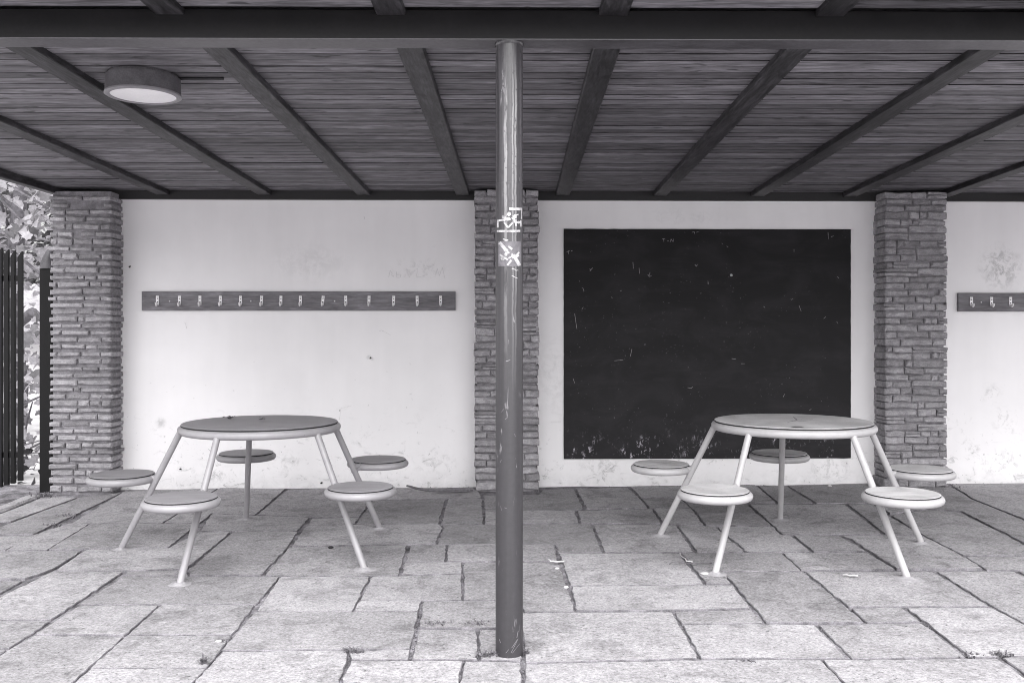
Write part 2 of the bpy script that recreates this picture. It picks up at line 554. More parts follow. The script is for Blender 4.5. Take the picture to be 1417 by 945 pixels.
SLABS = [
    # front row, in full daylight
    [(306, 901), (480, 899), (482, 912), (455, 985), (232, 985)], [(484, 914), (641, 914), (628, 985), (457, 985)],
    [(642, 914), (721, 916), (727, 985), (629, 985)], [(726, 918), (960, 912), (1135, 911), (1206, 985), (729, 985)],
    [(1137, 912), (1190, 912), (1380, 910.5), (1417, 936), (1490, 985), (1208, 985)], [(1386, 910), (1500, 908), (1640, 985), (1493, 985)],
    [(481, 899), (569, 898), (568, 912.5), (485, 912.5)],
    # second band
    [(352, 847), (489, 846), (579, 846), (569, 897), (306, 900)], [(388, 798), (511, 797.5), (488, 845), (355, 846)],
    [(514, 797), (553, 796), (639, 794), (640, 829), (584, 830), (498, 830)], [(497, 831), (584, 831), (580, 845), (490, 845)],
    [(642, 778), (773, 777.5), (796, 845), (726, 846), (712, 830), (641, 829)], [(585, 831), (710, 830.5), (716, 869), (579, 868)],
    [(718, 847), (931, 845.5), (968, 910.5), (726, 916), (722, 880)], [(579, 869.5), (660, 870.5), (663.5, 912), (569, 912)],
    [(661.5, 870.5), (718, 870.5), (722, 914), (665, 912)],
    # left foreground
    [(172, 797), (386, 797.5), (355, 835), (110, 836)], [(109, 837), (221, 836.5), (174, 878), (47, 877)],
    [(223, 836.5), (354, 836), (322, 878), (176, 878)], [(46, 878), (173, 879), (100, 945), (58, 985), (-110, 985), (0, 904)],
    [(174.5, 879), (321, 879), (287, 923), (125, 924)], [(124, 925), (286, 924), (267, 945), (231, 985), (60, 985), (100, 946)],
    [(73, 790), (171, 791), (72, 857), (-60, 859), (0, 826)], [(-66, 859), (71, 858), (14, 896), (-140, 898)],
    [(-140, 899), (12, 897), (-112, 985), (-300, 985)],
    [(173, 791), (257, 788), (259, 790), (262, 795.5), (174, 796)], [(322, 735.5), (412, 735), (396, 760), (362, 795), (262, 795), (260, 789)],
    [(292, 711), (353, 713), (429, 715.5), (413, 734), (322, 734.5), (276, 735)],
    [(118, 761), (233, 758), (275, 736), (320, 736), (258, 787), (172, 790), (76, 789.5)],
    [(125, 724.5), (275, 724), (233, 757), (67, 760)], [(172, 678.5), (302, 675), (225, 723), (98, 723.5)],
    [(95, 724), (123, 724.5), (66, 760), (8, 761), (40, 742)],
    [(304, 675), (395, 676), (353, 712), (293, 710), (277, 723), (227, 723)], [(398, 677), (530, 674), (514, 694), (498, 714), (431, 715), (355, 712)],
    [(431, 717), (497, 715.5), (490, 725), (426, 726)], [(424, 727), (490, 726), (607, 725), (612, 729), (604, 751), (566, 752), (404, 755)],
    [(399, 757), (564, 753.5), (553, 795), (513, 796.5), (388, 797), (366, 795)], [(567, 753.5), (618, 753), (617, 776), (560, 777)],
    [(559, 778), (639, 777), (640, 793), (555, 795)],
    # against the wall, centre
    [(533, 674), (655, 675), (664, 681), (667, 688.5), (618, 689), (516, 691)], [(515, 692), (617, 690.5), (608, 724), (492, 724.5)],
    [(620, 690), (667, 689.5), (669, 724), (610, 724.5)], [(669, 685), (745, 684), (752, 676.5), (794, 676), (808, 703), (795, 705.5), (671, 706)],
    [(671, 707), (795, 706.5), (801, 723), (671, 724.5)], [(797, 676), (869, 674), (886, 689), (897, 702), (811, 703.5)],
    [(872, 673.5), (945, 673), (961, 687), (887, 688)], [(888, 689.5), (941, 689), (955, 702), (899, 702.3)],
    [(799, 706), (902, 703.5), (915, 723), (804, 723)], [(904, 703.5), (957, 703), (963, 711), (975, 727), (918, 724)],
    [(611, 725.5), (818, 724.5), (834, 763), (773, 764), (768, 752.5), (606, 752), (614, 730)], [(620, 754), (766, 753.5), (772, 776), (618.5, 776.5)],
    [(820.5, 725), (935, 726), (961, 763), (837, 763)], [(937.5, 727), (989, 728), (1031, 763), (964, 763)],
    [(944, 690), (1027, 690), (1048, 710), (964, 710)], [(947, 672.5), (1045, 670.5), (1073, 695), (1032, 695.3), (1026, 689), (965, 688)],
    [(1048, 671), (1087, 671), (1126, 695), (1076, 695.3)], [(1090, 671), (1213, 668), (1228, 682), (1207, 695.5), (1130, 695.5)],
    [(1036, 697), (1170, 697), (1222, 738), (1083, 739)], [(1173, 697), (1209, 697), (1230, 713), (1277, 740), (1225, 738.5)],
    [(1164, 741.5), (1224, 740.5), (1278, 742), (1330, 768), (1361, 787), (1241, 787), (1178, 746)],
    [(1096, 740), (1161, 741), (1200, 763), (1126, 763)], [(965, 711.5), (1049, 711.5), (1068, 727), (977, 727)],
    [(992, 728.5), (1070, 728), (1081, 739), (1094, 740), (1123, 762.5), (1034, 763)],
    # right
    [(774, 765), (939, 764.5), (975, 808), (789, 810)], [(790, 811), (976, 809), (1014, 809), (1040, 841), (931, 844), (797, 845)],
    [(942, 764.5), (1081, 764.5), (1110, 790), (999, 790), (1013, 807.5), (977, 807)], [(1001, 791.5), (1111, 791.5), (1178, 846), (1197, 862), (1060, 861)],
    [(1083, 764.5), (1199, 764.5), (1239, 787), (1109, 788)], [(1113, 790), (1291, 789.5), (1371, 838), (1249, 838.5), (1174, 839)],
    [(1176, 841), (1248, 840), (1276, 859.5), (1200, 861.5)], [(932, 846), (1040, 843), (1058, 862), (943, 863)],
    [(944, 864), (1059, 863), (1127, 864), (1172, 910), (970, 910)], [(1129, 864), (1276, 861), (1340, 909), (1178, 911)],
    [(1252, 840), (1373, 840), (1440, 875), (1482, 907), (1342, 909), (1279, 860)], [(1294, 789.5), (1404, 789.5), (1440, 808), (1500, 840), (1540, 872), (1440, 873.5), (1375, 839)],
    [(1407, 789.5), (1580, 789.5), (1690, 840), (1505, 840)],
    [(1233, 712.5), (1284, 704.5), (1328, 708.5), (1387, 737), (1445, 768), (1333, 767.5), (1279, 740.5)], [(1335, 769), (1446, 769), (1480, 788), (1366, 788)],
    [(1230, 683), (1310, 669), (1345, 690.5), (1396, 711), (1480, 745), (1520, 767.5), (1448, 767.5), (1389, 736), (1330, 707), (1284, 703), (1232, 711), (1210, 696.5)],
    [(1313, 668.5), (1600, 666), (1720, 745), (1482, 745), (1398, 710.5), (1348, 690.5)], [(1484, 746), (1722, 746), (1800, 788), (1560, 788)],
    # left edge
    [(111, 687.5), (168, 681), (113, 708), (47, 738.5), (-30, 740), (19, 722)], [(60, 687), (108, 688), (16, 721.5), (-33, 722), (19, 704)],
    [(-30, 741.5), (45, 741), (9, 760.5), (-84, 761.5)], [(-95, 763), (115, 762), (75, 787.5), (36, 801), (-175, 801)],
    [(-178, 802.5), (32, 803), (-66, 857), (-270, 858)],
]


def inset(poly, d):
    n = len(poly)
    area = sum(poly[i].x * poly[(i + 1) % n].y - poly[(i + 1) % n].x * poly[i].y for i in range(n))
    if area < 0:
        poly = poly[::-1]
    out = []
    for i in range(n):
        p, a, c = poly[i], poly[i - 1], poly[(i + 1) % n]
        e1, e2 = (p - a).normalized(), (c - p).normalized()
        n1, n2 = Vector((-e1.y, e1.x)), Vector((-e2.y, e2.x))
        k = (n1 + n2)
        k = k / max(0.35, k.dot(n1))
        out.append(p + k * d)
    return out


def slab_mesh(poly, name, d=0.0015, th=0.045):
    pl = inset([Vector((p.x, p.y)) for p in poly], d + R.uniform(-0.002, 0.004))
    fine = []
    n = len(pl)
    for i in range(n):
        a, c = pl[i], pl[(i + 1) % n]
        L = (c - a).length
        k = max(1, min(22, int(L / 0.04)))
        e = (c - a).normalized() if L > 1e-6 else Vector((1, 0))
        nn = Vector((-e.y, e.x))
        for q in range(k):
            t = q / k
            j = 0 if k == 1 else (0.006 * noise.noise(Vector((a.x * 9 + q * 0.8, a.y * 9, i))) + 0.003 * noise.noise(Vector((a.x * 20 + q * 1.7, a.y * 20, i + 5))) + R.gauss(0, 0.0022))
            if q == 0:
                j = 0.004
            fine.append(a.lerp(c, t) + nn * j)
    cen = sum(fine, Vector((0, 0))) / len(fine)
    tx, ty, hz = max(-0.004, min(0.004, R.gauss(0, 0.0018))), max(-0.004, min(0.004, R.gauss(0, 0.0018))), max(-0.002, min(0.003, R.gauss(0, 0.0014)))
    ch = 0.003

    def zz(p):
        return KX * p.x + hz + tx * (p.x - cen.x) + ty * (p.y - cen.y)
    inn = inset(fine, ch)
    b = MB()
    top = [(p.x, p.y, zz(p)) for p in inn]
    mid = [(p.x, p.y, zz(p) - 0.0022 - abs(R.gauss(0, 0.0008))) for p in fine]
    bot = [(p.x, p.y, zz(p) - th) for p in fine]
    if len(top) == len(mid):
        b.grid([top, mid, bot], closed_u=True, mi=1)
    b.v += top
    b.f.append(tuple(range(len(b.v) - len(top), len(b.v))))
    b.m.append(0)
    return b


for sl in SLABS:
    slab_mesh([floor_pt(*p) for p in sl], 'paving_stone').build('paving_stone', [M['stone'], M['stone_edge']], pave)
# stones nearer than the picture reaches
y1 = floor_pt(700, 985).y
for r in range(4):
    d = R.uniform(0.4, 0.55)
    x = -3.4
    while x < 4.0:
        w = R.uniform(0.5, 0.95)
        slab_mesh([Vector((x, y1, 0)), Vector((x + w, y1, 0)), Vector((x + w, y1 - d, 0)), Vector((x, y1 - d, 0))], 'paving_stone').build('paving_stone', [M['stone'], M['stone_edge']], pave)
        x += w
    y1 -= d
# kerb on the garden side
kp = [floor_pt(58, 686.5), floor_pt(17, 703.5), floor_pt(-35, 724), floor_pt(-86, 763)]
b = MB()
prof = [(-0.10, -0.09), (-0.10, -0.005), (-0.085, 0.012), (-0.012, 0.012), (0.0, 0.0), (0.0, -0.05)]
b.grid([[(p.x + a - 0.01 + R.gauss(0, 0.002), p.y, p.z + z + R.gauss(0, 0.002)) for a, z in prof] for p in
        [kp[0].lerp(kp[1], t / 5) for t in range(5)] + [kp[1].lerp(kp[2], t / 5) for t in range(5)] + [kp[2].lerp(kp[3], t / 5) for t in range(6)]])
k = b.build('kerb_stone', M['stone'], smooth=True, angle=30)
tag(k, 'low stone kerb edging the paving on the garden side', 'kerb')

# ------------------------------------------------------------------ back wall: three plastered bays
ZT = 2.2634
PIL = [(-3.532, -3.062), (-0.285, 0.205), (2.905, 3.385)]       # brick pillars, u range on the wall line


def wall_bay(u0, u1, label, stains, name='plaster_wall'):
    b = MB()
    nu, nz = int((u1 - u0) / 0.09), 22
    rows = []
    for j in range(nz + 1):
        z = -0.06 + (ZT + 0.06) * j / nz
        row = []
        for i in range(nu + 1):
            u = u0 + (u1 - u0) * i / nu
            row.append((u, -0.004 * noise.noise(Vector((u * 1.7, z * 1.7, 3))) - (0.012 if j < 2 else 0) * max(0, noise.noise(Vector((u * 4, 9, 0)))), z))
        rows.append(row)
    b.grid(rows)
    bk = [[(u0, 0.22, rows[0][0][2]), (u1, 0.22, rows[0][0][2])], [(u0, 0.22, ZT), (u1, 0.22, ZT)]]
    b.grid(bk)
    b.face([(u0, 0.22, ZT), (u1, 0.22, ZT), (u1, 0, ZT), (u0, 0, ZT)])
    b.face([(u0, 0, -0.06), (u0, 0, ZT), (u0, 0.22, ZT), (u0, 0.22, -0.06)])
    b.face([(u1, 0, -0.06), (u1, 0, ZT), (u1, 0.22, ZT), (u1, 0.22, -0.06)])
    o = b.build(name, m_plaster('old_white_plaster', stains), smooth=True, angle=30)
    o.matrix_world = MW
    return tag(o, label, 'wall')


wall_bay(-3.30, -0.040, 'white plastered wall bay with the long coat rack, behind the left table',
         [(wp(430, 365), 0.42, 0.09, 0.5, 0.42), (wp(580, 372), 0.33, 0.22, 0.35, 0.50), (wp(222, 585), 0.06, 0.30, 1, 0.40), (wp(513, 495), 0.05, 0.5, 0.6, 0.46),
          (wp(505, 610), 0.14, 0.26, 0.8, 0.50), (wp(600, 640), 0.24, 0.30, 0.6, 0.48), (wp(290, 655), 0.22, 0.5, 0.5, 0.52), (wp(395, 640), 0.22, 0.28, 0.6, 0.5)])
wall_bay(-0.036, 3.14, 'white plastered wall bay that carries the blackboard',
         [(wp(1150, 650), 0.25, 0.34, 0.6, 0.48), (wp(830, 645), 0.22, 0.3, 0.5, 0.48), (wp(765, 520), 0.16, 0.12, 3, 0.45), (wp(950, 300), 0.5, 0.10, 0.2, 0.5)])
wall_bay(3.144, 5.27, 'white plastered wall bay right of the right brick pillar',
         [(wp(1385, 370), 0.24, 0.45, 1.0, 0.47), (wp(1372, 545), 0.12, 0.3, 1.0, 0.48), (wp(1390, 580), 0.15, 0.45, 0.9, 0.50), (wp(1385, 640), 0.28, 0.5, 0.5, 0.52), (wp(1345, 620), 0.10, 0.4, 0.8, 0.50)])


# ------------------------------------------------------------------ brick pillars
def brick_variant():
    bm = bmesh.new()
    bmesh.ops.create_cube(bm, size=1.0)
    for v in bm.verts:
        v.co += Vector((R.gauss(0, 0.012), R.gauss(0, 0.02), R.gauss(0, 0.055)))
    me = bpy.data.meshes.new('brick')
    bm.to_mesh(me)
    bm.free()
    return me


def make_brick(w, d, h):
    """a worn thin brick: irregular rounded box, about 44 triangles"""
    b = MB()
    c = min(0.009, h * 0.24)
    segs = 3
    prof = [(-h / 2, c), (-h / 2 + c, 0), (h / 2 - c, 0), (h / 2, c)]          # z, setback of the front face
    xs = [-w / 2, -w / 2 + c, 0, w / 2 - c, w / 2]
    ins = [c, 0, 0, 0, c]
    rows = []
    jz = [R.gauss(0, h * 0.075) for _ in xs]
    js = [R.gauss(0, h * 0.08) for _ in xs]
    for zi, (z, sb) in enumerate(prof):
        row = []
        for xi, x in enumerate(xs):
            zz = z + jz[xi] * (1 if z > 0 else 0.4) + js[xi] * (0.7 if z < 0 else 0)
            yy = -d / 2 + max(sb, ins[xi]) + R.gauss(0, 0.0022)
            row.append((x * (1 - (0.012 if sb else 0)), yy, zz))
        rows.append(row)
    b.grid(rows)
    top, bot = rows[-1], rows[0]
    b.grid([top, [(p[0], d / 2, p[2]) for p in top]])
    b.grid([bot, [(p[0], d / 2, p[2]) for p in bot]])
    for k in (0, -1):
        b.grid([[r[k] for r in rows], [(r[k][0], d / 2, r[k][2]) for r in rows]])
    return b


PV = 0.215                                     # the pillars stand this far out from the plaster


def pillar(u0, u1, label, cover, seed):
    R.seed(seed)
    root = empty('brick_pillar', mat=MW @ Matrix.Translation(((u0 + u1) / 2, 0, 0)))
    tag(root, label, 'pillar', 'brick pillars between the plastered bays')
    w = u1 - u0
    z0, z1 = KX * u0 - 0.03, ZT + 0.035
    dpt = PV + 0.06
    b = MB()
    nz = 90
    rec = 0.017
    ring = []
    for j in range(nz + 1):
        z = z0 + (z1 - z0) * j / nz
        q = lambda k: rec + 0.003 * noise.noise(Vector((z * 40, k * 7.1, seed)))
        xs = [-w / 2 + q(0)] + [(-w / 2 + q(0)) + (w - 2 * rec) * t / 8 for t in range(1, 8)] + [w / 2 - q(1)]
        ring.append([(-w / 2 + q(0), 0.06, z)] + [(x, -PV + q(i + 2), z) for i, x in enumerate(xs)] + [(w / 2 - q(1), 0.06, z)])
    b.grid(ring)
    b.face(ring[-1])
    b.build('mortar_core', M['mortar'], root, smooth=True)
    z = z0 + 0.03
    ci = 0
    while z < z1 - 0.03:
        pitch = R.uniform(0.0495, 0.0585)
        if ci == 0:
            pitch = 0.072
        h = pitch - R.choice([0.009, 0.011, 0.013, 0.016, 0.019]) * cover
        # front: three or four bricks
        x = -w / 2
        cuts = []
        rem = w
        while rem > 0.02:
            bw = R.choice([0.055, 0.09, 0.12, 0.15, 0.18, 0.21, 0.25])
            if rem - bw < 0.06:
                bw = rem
            cuts.append(bw)
            rem -= bw
        for i, bw in enumerate(cuts):
            first, last = i == 0, i == len(cuts) - 1
            gap = R.uniform(0.004, 0.009) * (1.5 if cover > 1 else 1)
            prot = max(-0.008, R.gauss(0.004, 0.006))
            out = R.gauss(0.004, 0.004) if (first or last) else 0
            ww = bw - gap + max(0, out)
            deep = dpt if (first or last) else 0.06
            cx = x + bw / 2 + (-out / 2 if first else (out / 2 if last else 0))
            x += bw
            if not (first or last) and R.random() < 0.04:
                continue
            two = cover < 1 and R.random() < 0.07 and ci > 0
            for hh2, dz in (((h * 0.46, -h * 0.27), (h * 0.42, h * 0.27)) if two else ((h * R.uniform(0.86, 1.04), 0),)):
                pr = prot + (R.gauss(0, 0.003) if two else 0)
                o = make_brick(ww, deep, hh2).build('brick', M['brick'], root)
                o.location = (cx, -PV - pr + deep / 2, z + pitch / 2 + dz + R.gauss(0, 0.0018))
                o.rotation_euler = (0, R.gauss(0, 0.011), 0 if (first or last) else R.gauss(0, 0.014))
        z += pitch
        ci += 1
    return root


pillar(*PIL[0], 'brick pillar at the left end of the wall beside the black fence', 1.5, 3)
pillar(*PIL[1], 'brick pillar directly behind the round steel post', 0.6, 5)
pillar(*PIL[2], 'brick pillar right of the blackboard behind the right table', 0.6, 8)
R.seed(21)

# ------------------------------------------------------------------ roof
YB0, YB1, BYAW = 3.51, 3.62, 0.009                     # steel beam front and back
roof = empty('canopy_roof', (0, 3.5, 2.34))
tag(roof, 'flat timber canopy roof with dark rafters and boarded ceiling on a black steel beam', 'roof')
RI = Matrix.Translation((0, -3.5, -2.34))


def rpart(b, name, mat, **kw):
    me = b.mesh(name, mat, kw.get('smooth', False))
    me.transform(RI)
    return link(name, me, roof)


XL, XR = -3.5, 5.3
zb = lambda y: 2.376 - 0.043 * (y - 3.64) / 3.63           # underside of the boards behind the beam
zr = lambda y: 2.346 - 0.051 * (y - 3.64) / 3.63           # underside of the rafters behind the beam


def board(x0, x1, y0, y1, zf, sk):
    """one ceiling board, lower edges eased so that every joint shows as a groove"""
    b = MB()
    dz = R.gauss(0, 0.0009)
    g0, g1 = R.uniform(0.0005, 0.003), R.uniform(0.005, 0.010)      # tight edge and tongue side
    rc = R.uniform(0.0055, 0.0095)
    n = max(2, int((x1 - x0) / 0.5))
    A, B, C = [], [], []
    for i in range(n + 1):
        x = x0 + (x1 - x0) * i / n
        wob = 0.0012 * noise.noise(Vector((x * 1.3, y0 * 7, 1)))
        P = lambda y, z: (x, y + sk * x + wob, zf(y) + z + dz)
        A.append([P(y0 + g0, rc), P(y0 + g0, 0.0012)])
        B.append([P(y0 + g0, 0.0012), P(y0 + g0 + 0.0025, 0), P(y1 - g1 - 0.002, 0), P(y1 - g1, 0.0012)])
        C.append([P(y1 - g1, 0.0012), P(y1 - g1, rc), P(y1 + 0.002, rc), P(y1 + 0.002, 0.02)])
    b.grid(A, mi=1)
    b.grid(B)
    b.grid(C, mi=1)
    return b


y = YB1 + 0.004
while y < 7.30:
    p = 0.091
    cut = sorted(R.sample([-2.73, -1.94, -1.16, -0.38, 0.40, 1.18, 1.95, 2.69, 3.44, 4.2], R.choice([1, 2, 2, 3])))
    xs = [XL] + cut + [XR]
    for a, c in zip(xs, xs[1:]):
        rpart(board(a + 0.001, c - 0.001, y, y + p, zb, 0.0187 * (y - 3.5) / 3.8), 'ceiling_board', [M['boards'], M['groove']])
    y += p
y = 3.49
while y > 3.38:
    cut = sorted(R.sample([-1.9, -0.46, 0.39, 1.2, 2.8], 1))
    xs = [XL] + cut + [XR]
    for a, c in zip(xs, xs[1:]):
        rpart(board(a + 0.001, c - 0.001, y - 0.091, y, lambda q: 2.4545, 0.009), 'ceiling_board', [M['boards'], M['groove']])
    y -= 0.091


def beam_box(x0a, x0b, x1a, x1b, ya, yb, z0a, z0b, z1a, z1b, ch=0.004):
    """a timber from ya to yb with eased lower edges; a = near end, b = far end"""
    b = MB()
    ends = []
    for (xa, xb, y, z0, z1) in ((x0a, x1a, ya, z0a, z1a), (x0b, x1b, yb, z0b, z1b)):
        ends.append([(xa, y, z1), (xa, y, z0 + ch), (xa + ch, y, z0), (xb - ch, y, z0), (xb, y, z0 + ch), (xb, y, z1)])
    b.grid([[Vector(p).lerp(Vector(q), t / 6) for p, q in zip(*ends)] for t in range(7)])
    b.face(ends[0])
    b.face(ends[1])
    return b


for fx in (-2.731, -1.937, -1.160, -0.383, 0.405, 1.176, 1.953, 2.69, 3.44, 4.21, 4.98):
    nx = fx * 0.985 - 0.022
    ye = WY + 0.0187 * fx - 0.055
    hw = R.uniform(0.050, 0.056)
    rpart(beam_box(nx - hw, fx - hw, nx + hw, fx + hw, YB1 + BYAW * nx + 0.002, ye, zr(YB1), zr(ye), zb(YB1) + 0.002, zb(ye) + 0.002), 'rafter', M['rafter'])
for fx in (-2.85, -2.08, -1.29, -0.455, 0.387, 1.21, 2.02, 2.85, 3.65):
    hw = 0.055
    rpart(beam_box(fx - hw, fx - hw, fx + hw, fx + hw, 3.30, YB0 + BYAW * fx - 0.002, 2.431, 2.431, 2.456, 2.456), 'rafter', M['rafter'])
# eave timber along the open left side
rpart(beam_box(-3.56, -3.56, -3.495, -3.495, 3.3, 7.42, 2.278, 2.286, 2.47, 2.47), 'eave_board', M['rafter'])
# steel beam and the ledger on top of the wall
b = MB()
b.grid([[(x, y + BYAW * x, z) for (y, z) in ((YB0, 2.451), (YB0, 2.344), (YB0 + 0.002, 2.342), (YB1 - 0.002, 2.342), (YB1, 2.344), (YB1, 2.451))] for x in [XL + 0.01 + (XR - XL) * i / 12 for i in range(13)]])
b.face([(XL, YB0, 2.451), (XR, YB0 + BYAW * XR, 2.451), (XR, YB1 + BYAW * XR, 2.451), (XL, YB1, 2.451)])
rpart(b, 'steel_beam', M['steel'])
b = MB()
b.grid([[(x, y + BYAW * x, z) for (y, z) in ((YB0 - 0.001, 2.344), (YB0 - 0.001, 2.3405), (YB1 + 0.001, 2.3405), (YB1 + 0.001, 2.344))] for x in [XL + 0.012 + (XR - XL) * i / 12 for i in range(13)]])
rpart(b, 'beam_underside', M['lit_underside'])
b = MB()
v0 = MB()
for (u0, u1) in ((-3.50, 5.3),):
    b.box(u0, u1, -0.035, 0.12, ZT + 0.001, ZT + 0.085)
me = b.mesh('ledger_beam', M['ledger'])
me.transform(MW)
me.transform(RI)
link('ledger_beam', me, roof)
b = MB()
b.box(-3.62, 5.35, 3.30, 7.75, 2.478, 2.56)
rpart(b, 'roof_deck', M['deck'])
b = MB()
b.box(-3.62, 5.35, 3.275, 3.298, 2.43, 2.57)
rpart(b, 'fascia_board', M['rafter'])

# ------------------------------------------------------------------ round ceiling lamp
LX, LY, LR = -1.632, 4.11, 0.158
ztop = zb(LY) - 0.001
lamp = empty('ceiling_lamp', (LX, LY, ztop))
tag(lamp, 'round dusty ceiling lamp with white glass, unlit, between two rafters', 'lamp')
b = MB()
b.lathe([(0.0, 0.0), (LR - 0.012, 0.0), (LR - 0.012, -0.012), (LR, -0.013), (LR, -0.082), (LR - 0.004, -0.086), (LR - 0.012, -0.086)], seg=56)
b.build('lamp_housing', M['lamp_body'], lamp, True, 35)
b = MB()
b.lathe([(LR + 0.003, -0.083), (LR + 0.004, -0.090), (LR - 0.002, -0.094), (LR - 0.018, -0.094), (LR - 0.021, -0.089)], seg=56)
b.build('lamp_rim', M['lamp_rim'], lamp, True, 40)
b = MB()
b.lathe([(LR - 0.020, -0.090), (LR * 0.6, -0.0945), (LR * 0.3, -0.0962), (0.001, -0.0965)], seg=56)
b.build('lamp_glass', M['lamp_lens'], lamp, True)
b = MB()
b.tube([(LR - 0.02, 0.035, -0.006), (0.24, 0.036, -0.005), (0.345, 0.036, -0.005)], 0.006, 8)
b.build('cable', M['dark'], lamp, True)

# ------------------------------------------------------------------ steel post with two stickers
PX, PY, PR = (704.6 - CX) / F * 3.512, 3.565, 0.0525
post = empty('steel_post', (PX, PY, 0))
tag(post, 'round worn steel post carrying the beam in the middle of the picture', 'post')
b = MB()
b.lathe([(PR * 1.0, -0.03)] + [(PR * (1 + 0.004 * noise.noise(Vector((z, 0, 0)))), z) for z in [2.34 * i / 40 for i in range(41)]], seg=56)
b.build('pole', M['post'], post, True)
b = MB()
b.lathe([(PR + 0.0005, 2.330), (PR + 0.003, 2.334), (PR + 0.004, 2.338), (PR + 0.004, 2.3402)], seg=40)
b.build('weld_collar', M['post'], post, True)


def on_post(zx, zy, r):
    """sticker drawing position -> point on the post's round surface"""
    px, py = 670 + zx * 0.12704, 270 + zy * 0.12698
    s = ((px - 704.6) / F * 3.512) / PR
    s = max(-0.99, min(0.99, s))
    c = math.sqrt(1 - s * s)
    return (s * r, -c * r, H - (py - CY) / F * (PY - PR * c))


def stroke(b, x0, y0, x1, y1, w, r):
    a, c = Vector((x0, y0)), Vector((x1, y1))
    e = (c - a).normalized()
    nn = Vector((-e.y, e.x)) * w * 0.44
    b.grid([[on_post(*(a.lerp(c, i / 8) + nn * (j / 2 - 1)), r) for j in range(5)] for i in range(9)])


def blob(b, x, y, rx, ry, r):
    rx, ry = rx * 0.8, ry * 0.8
    pts = [on_post(x + rx * math.cos(2 * math.pi * k / 14) * R.uniform(0.85, 1.1), y + ry * math.sin(2 * math.pi * k / 14) * R.uniform(0.85, 1.1), r) for k in range(14)]
    cc = on_post(x, y, r)
    for k in range(14):
        b.face([cc, pts[k], pts[(k + 1) % 14]])


b = MB()
r1 = PR + 0.0012
for s in ((272, 152, 412, 156, 34), (404, 150, 404, 262, 14), (144, 282, 238, 268, 24), (150, 278, 150, 356, 20), (300, 258, 352, 236, 26), (318, 228, 330, 300, 20),
          (330, 300, 400, 300, 18), (397, 278, 397, 346, 20), (345, 270, 345, 340, 16), (218, 300, 262, 356, 20), (262, 356, 312, 298, 20), (232, 230, 220, 292, 20), (140, 394, 392, 392, 25), (310, 230, 372, 212, 14)):
    stroke(b, *s, r1)
for s in ((270, 208, 26, 28), (208, 240, 18, 24), (262, 262, 34, 26), (372, 300, 22, 20), (336, 225, 18, 16)):
    blob(b, *s, r1 + 0.0004)
s = b.build('sticker', M['sticker'], post)
s['label'] = 'torn white figure sticker with a bar under it'
b = MB()
b.grid([[on_post(155 + 243 * i / 12, 505 + 273 * j / 4, PR + 0.0008) for j in range(5)] for i in range(13)])
s = b.build('sticker', M['sticker_grey'], post)
s['label'] = 'faded square sticker with crossed white strokes'
b = MB()
for q in ((168, 518, 232, 592, 40), (318, 650, 384, 768, 40), (380, 622, 330, 680, 20), (296, 710, 252, 766, 24), (300, 640, 322, 690, 26), (172, 650, 258, 706, 20), (265, 690, 300, 668, 18), (262, 560, 304, 590, 26), (350, 680, 376, 655, 18)):
    stroke(b, *q, r1)
for q in ((240, 602, 30, 26), (205, 690, 30, 26), (236, 650, 22, 30), (262, 628, 18, 16)):
    blob(b, *q, r1 + 0.0004)
for q in ((176, 526, 226, 584, 10), (330, 664, 378, 758, 12)):
    stroke(b, *q, r1 + 0.0006)
s.parent = post
b.build('sticker_print', M['sticker'], s)
for q in ((205, 480, 262, 494, 12), (262, 494, 226, 500, 8), (300, 800, 370, 822, 9), (300, 878, 330, 892, 9), (325, 892, 362, 908, 8), (330, 812, 352, 830, 8)):
    b = MB()
    stroke(b, *q, r1)
    b.build('paint_scratch', M['sticker'], post)
for (x0, y0, x1, y1, w) in ((717, 872, 715, 882, 1.2), (716, 884, 708, 896, 1.1), (717, 883, 707, 903, 0.8), (719, 890, 709, 903, 0.8), (704, 898, 700, 903, 0.8), (691, 884, 693, 889, 1.0), (700, 500, 706, 498, 1.6), (693, 700, 694, 706, 0.7), (698, 702, 701, 703, 0.8),
                            (694, 570, 697, 566, 0.8), (692, 640, 694, 636, 0.7), (699, 580, 701, 578, 0.8), (712, 600, 713, 604, 0.7)):
    z = lambda x, y: ((x - 670) / 0.12704, (y - 270) / 0.12698)
    b = MB()
    stroke(b, *z(x0, y0), *z(x1, y1), w / 0.127 * 0.7, PR + 0.0009)
    b.build('paint_scratch', M['scratch'], post)

# ------------------------------------------------------------------ blackboard
u0, z1 = wall_uz(780, 317)
u1, z0 = wall_uz(1176.6, 633.6)
bb = empty('blackboard', mat=MW @ Matrix.Translation(((u0 + u1) / 2, 0, (z0 + z1) / 2)))
tag(bb, 'large black chalkboard set on the white wall behind the right table', 'blackboard')
hw, hh = (u1 - u0) / 2, (z1 - z0) / 2
b = MB()
n = 40
ring = []
for (ax, az, bx, bz) in ((-hw, -hh, hw, -hh), (hw, -hh, hw, hh), (hw, hh, -hw, hh), (-hw, hh, -hw, -hh)):
    for k in range(n):
        t = k / n
        ring.append((ax + (bx - ax) * t + R.gauss(0, 0.0005), az + (bz - az) * t + R.gauss(0, 0.0005)))
b.grid([[(x, -0.012, z) for x, z in ring], [(x, 0.0, z) for x, z in ring]], closed_u=True)
b.face([(x, -0.012, z) for x, z in ring])
b.build('writing_surface', M['board'], bb)


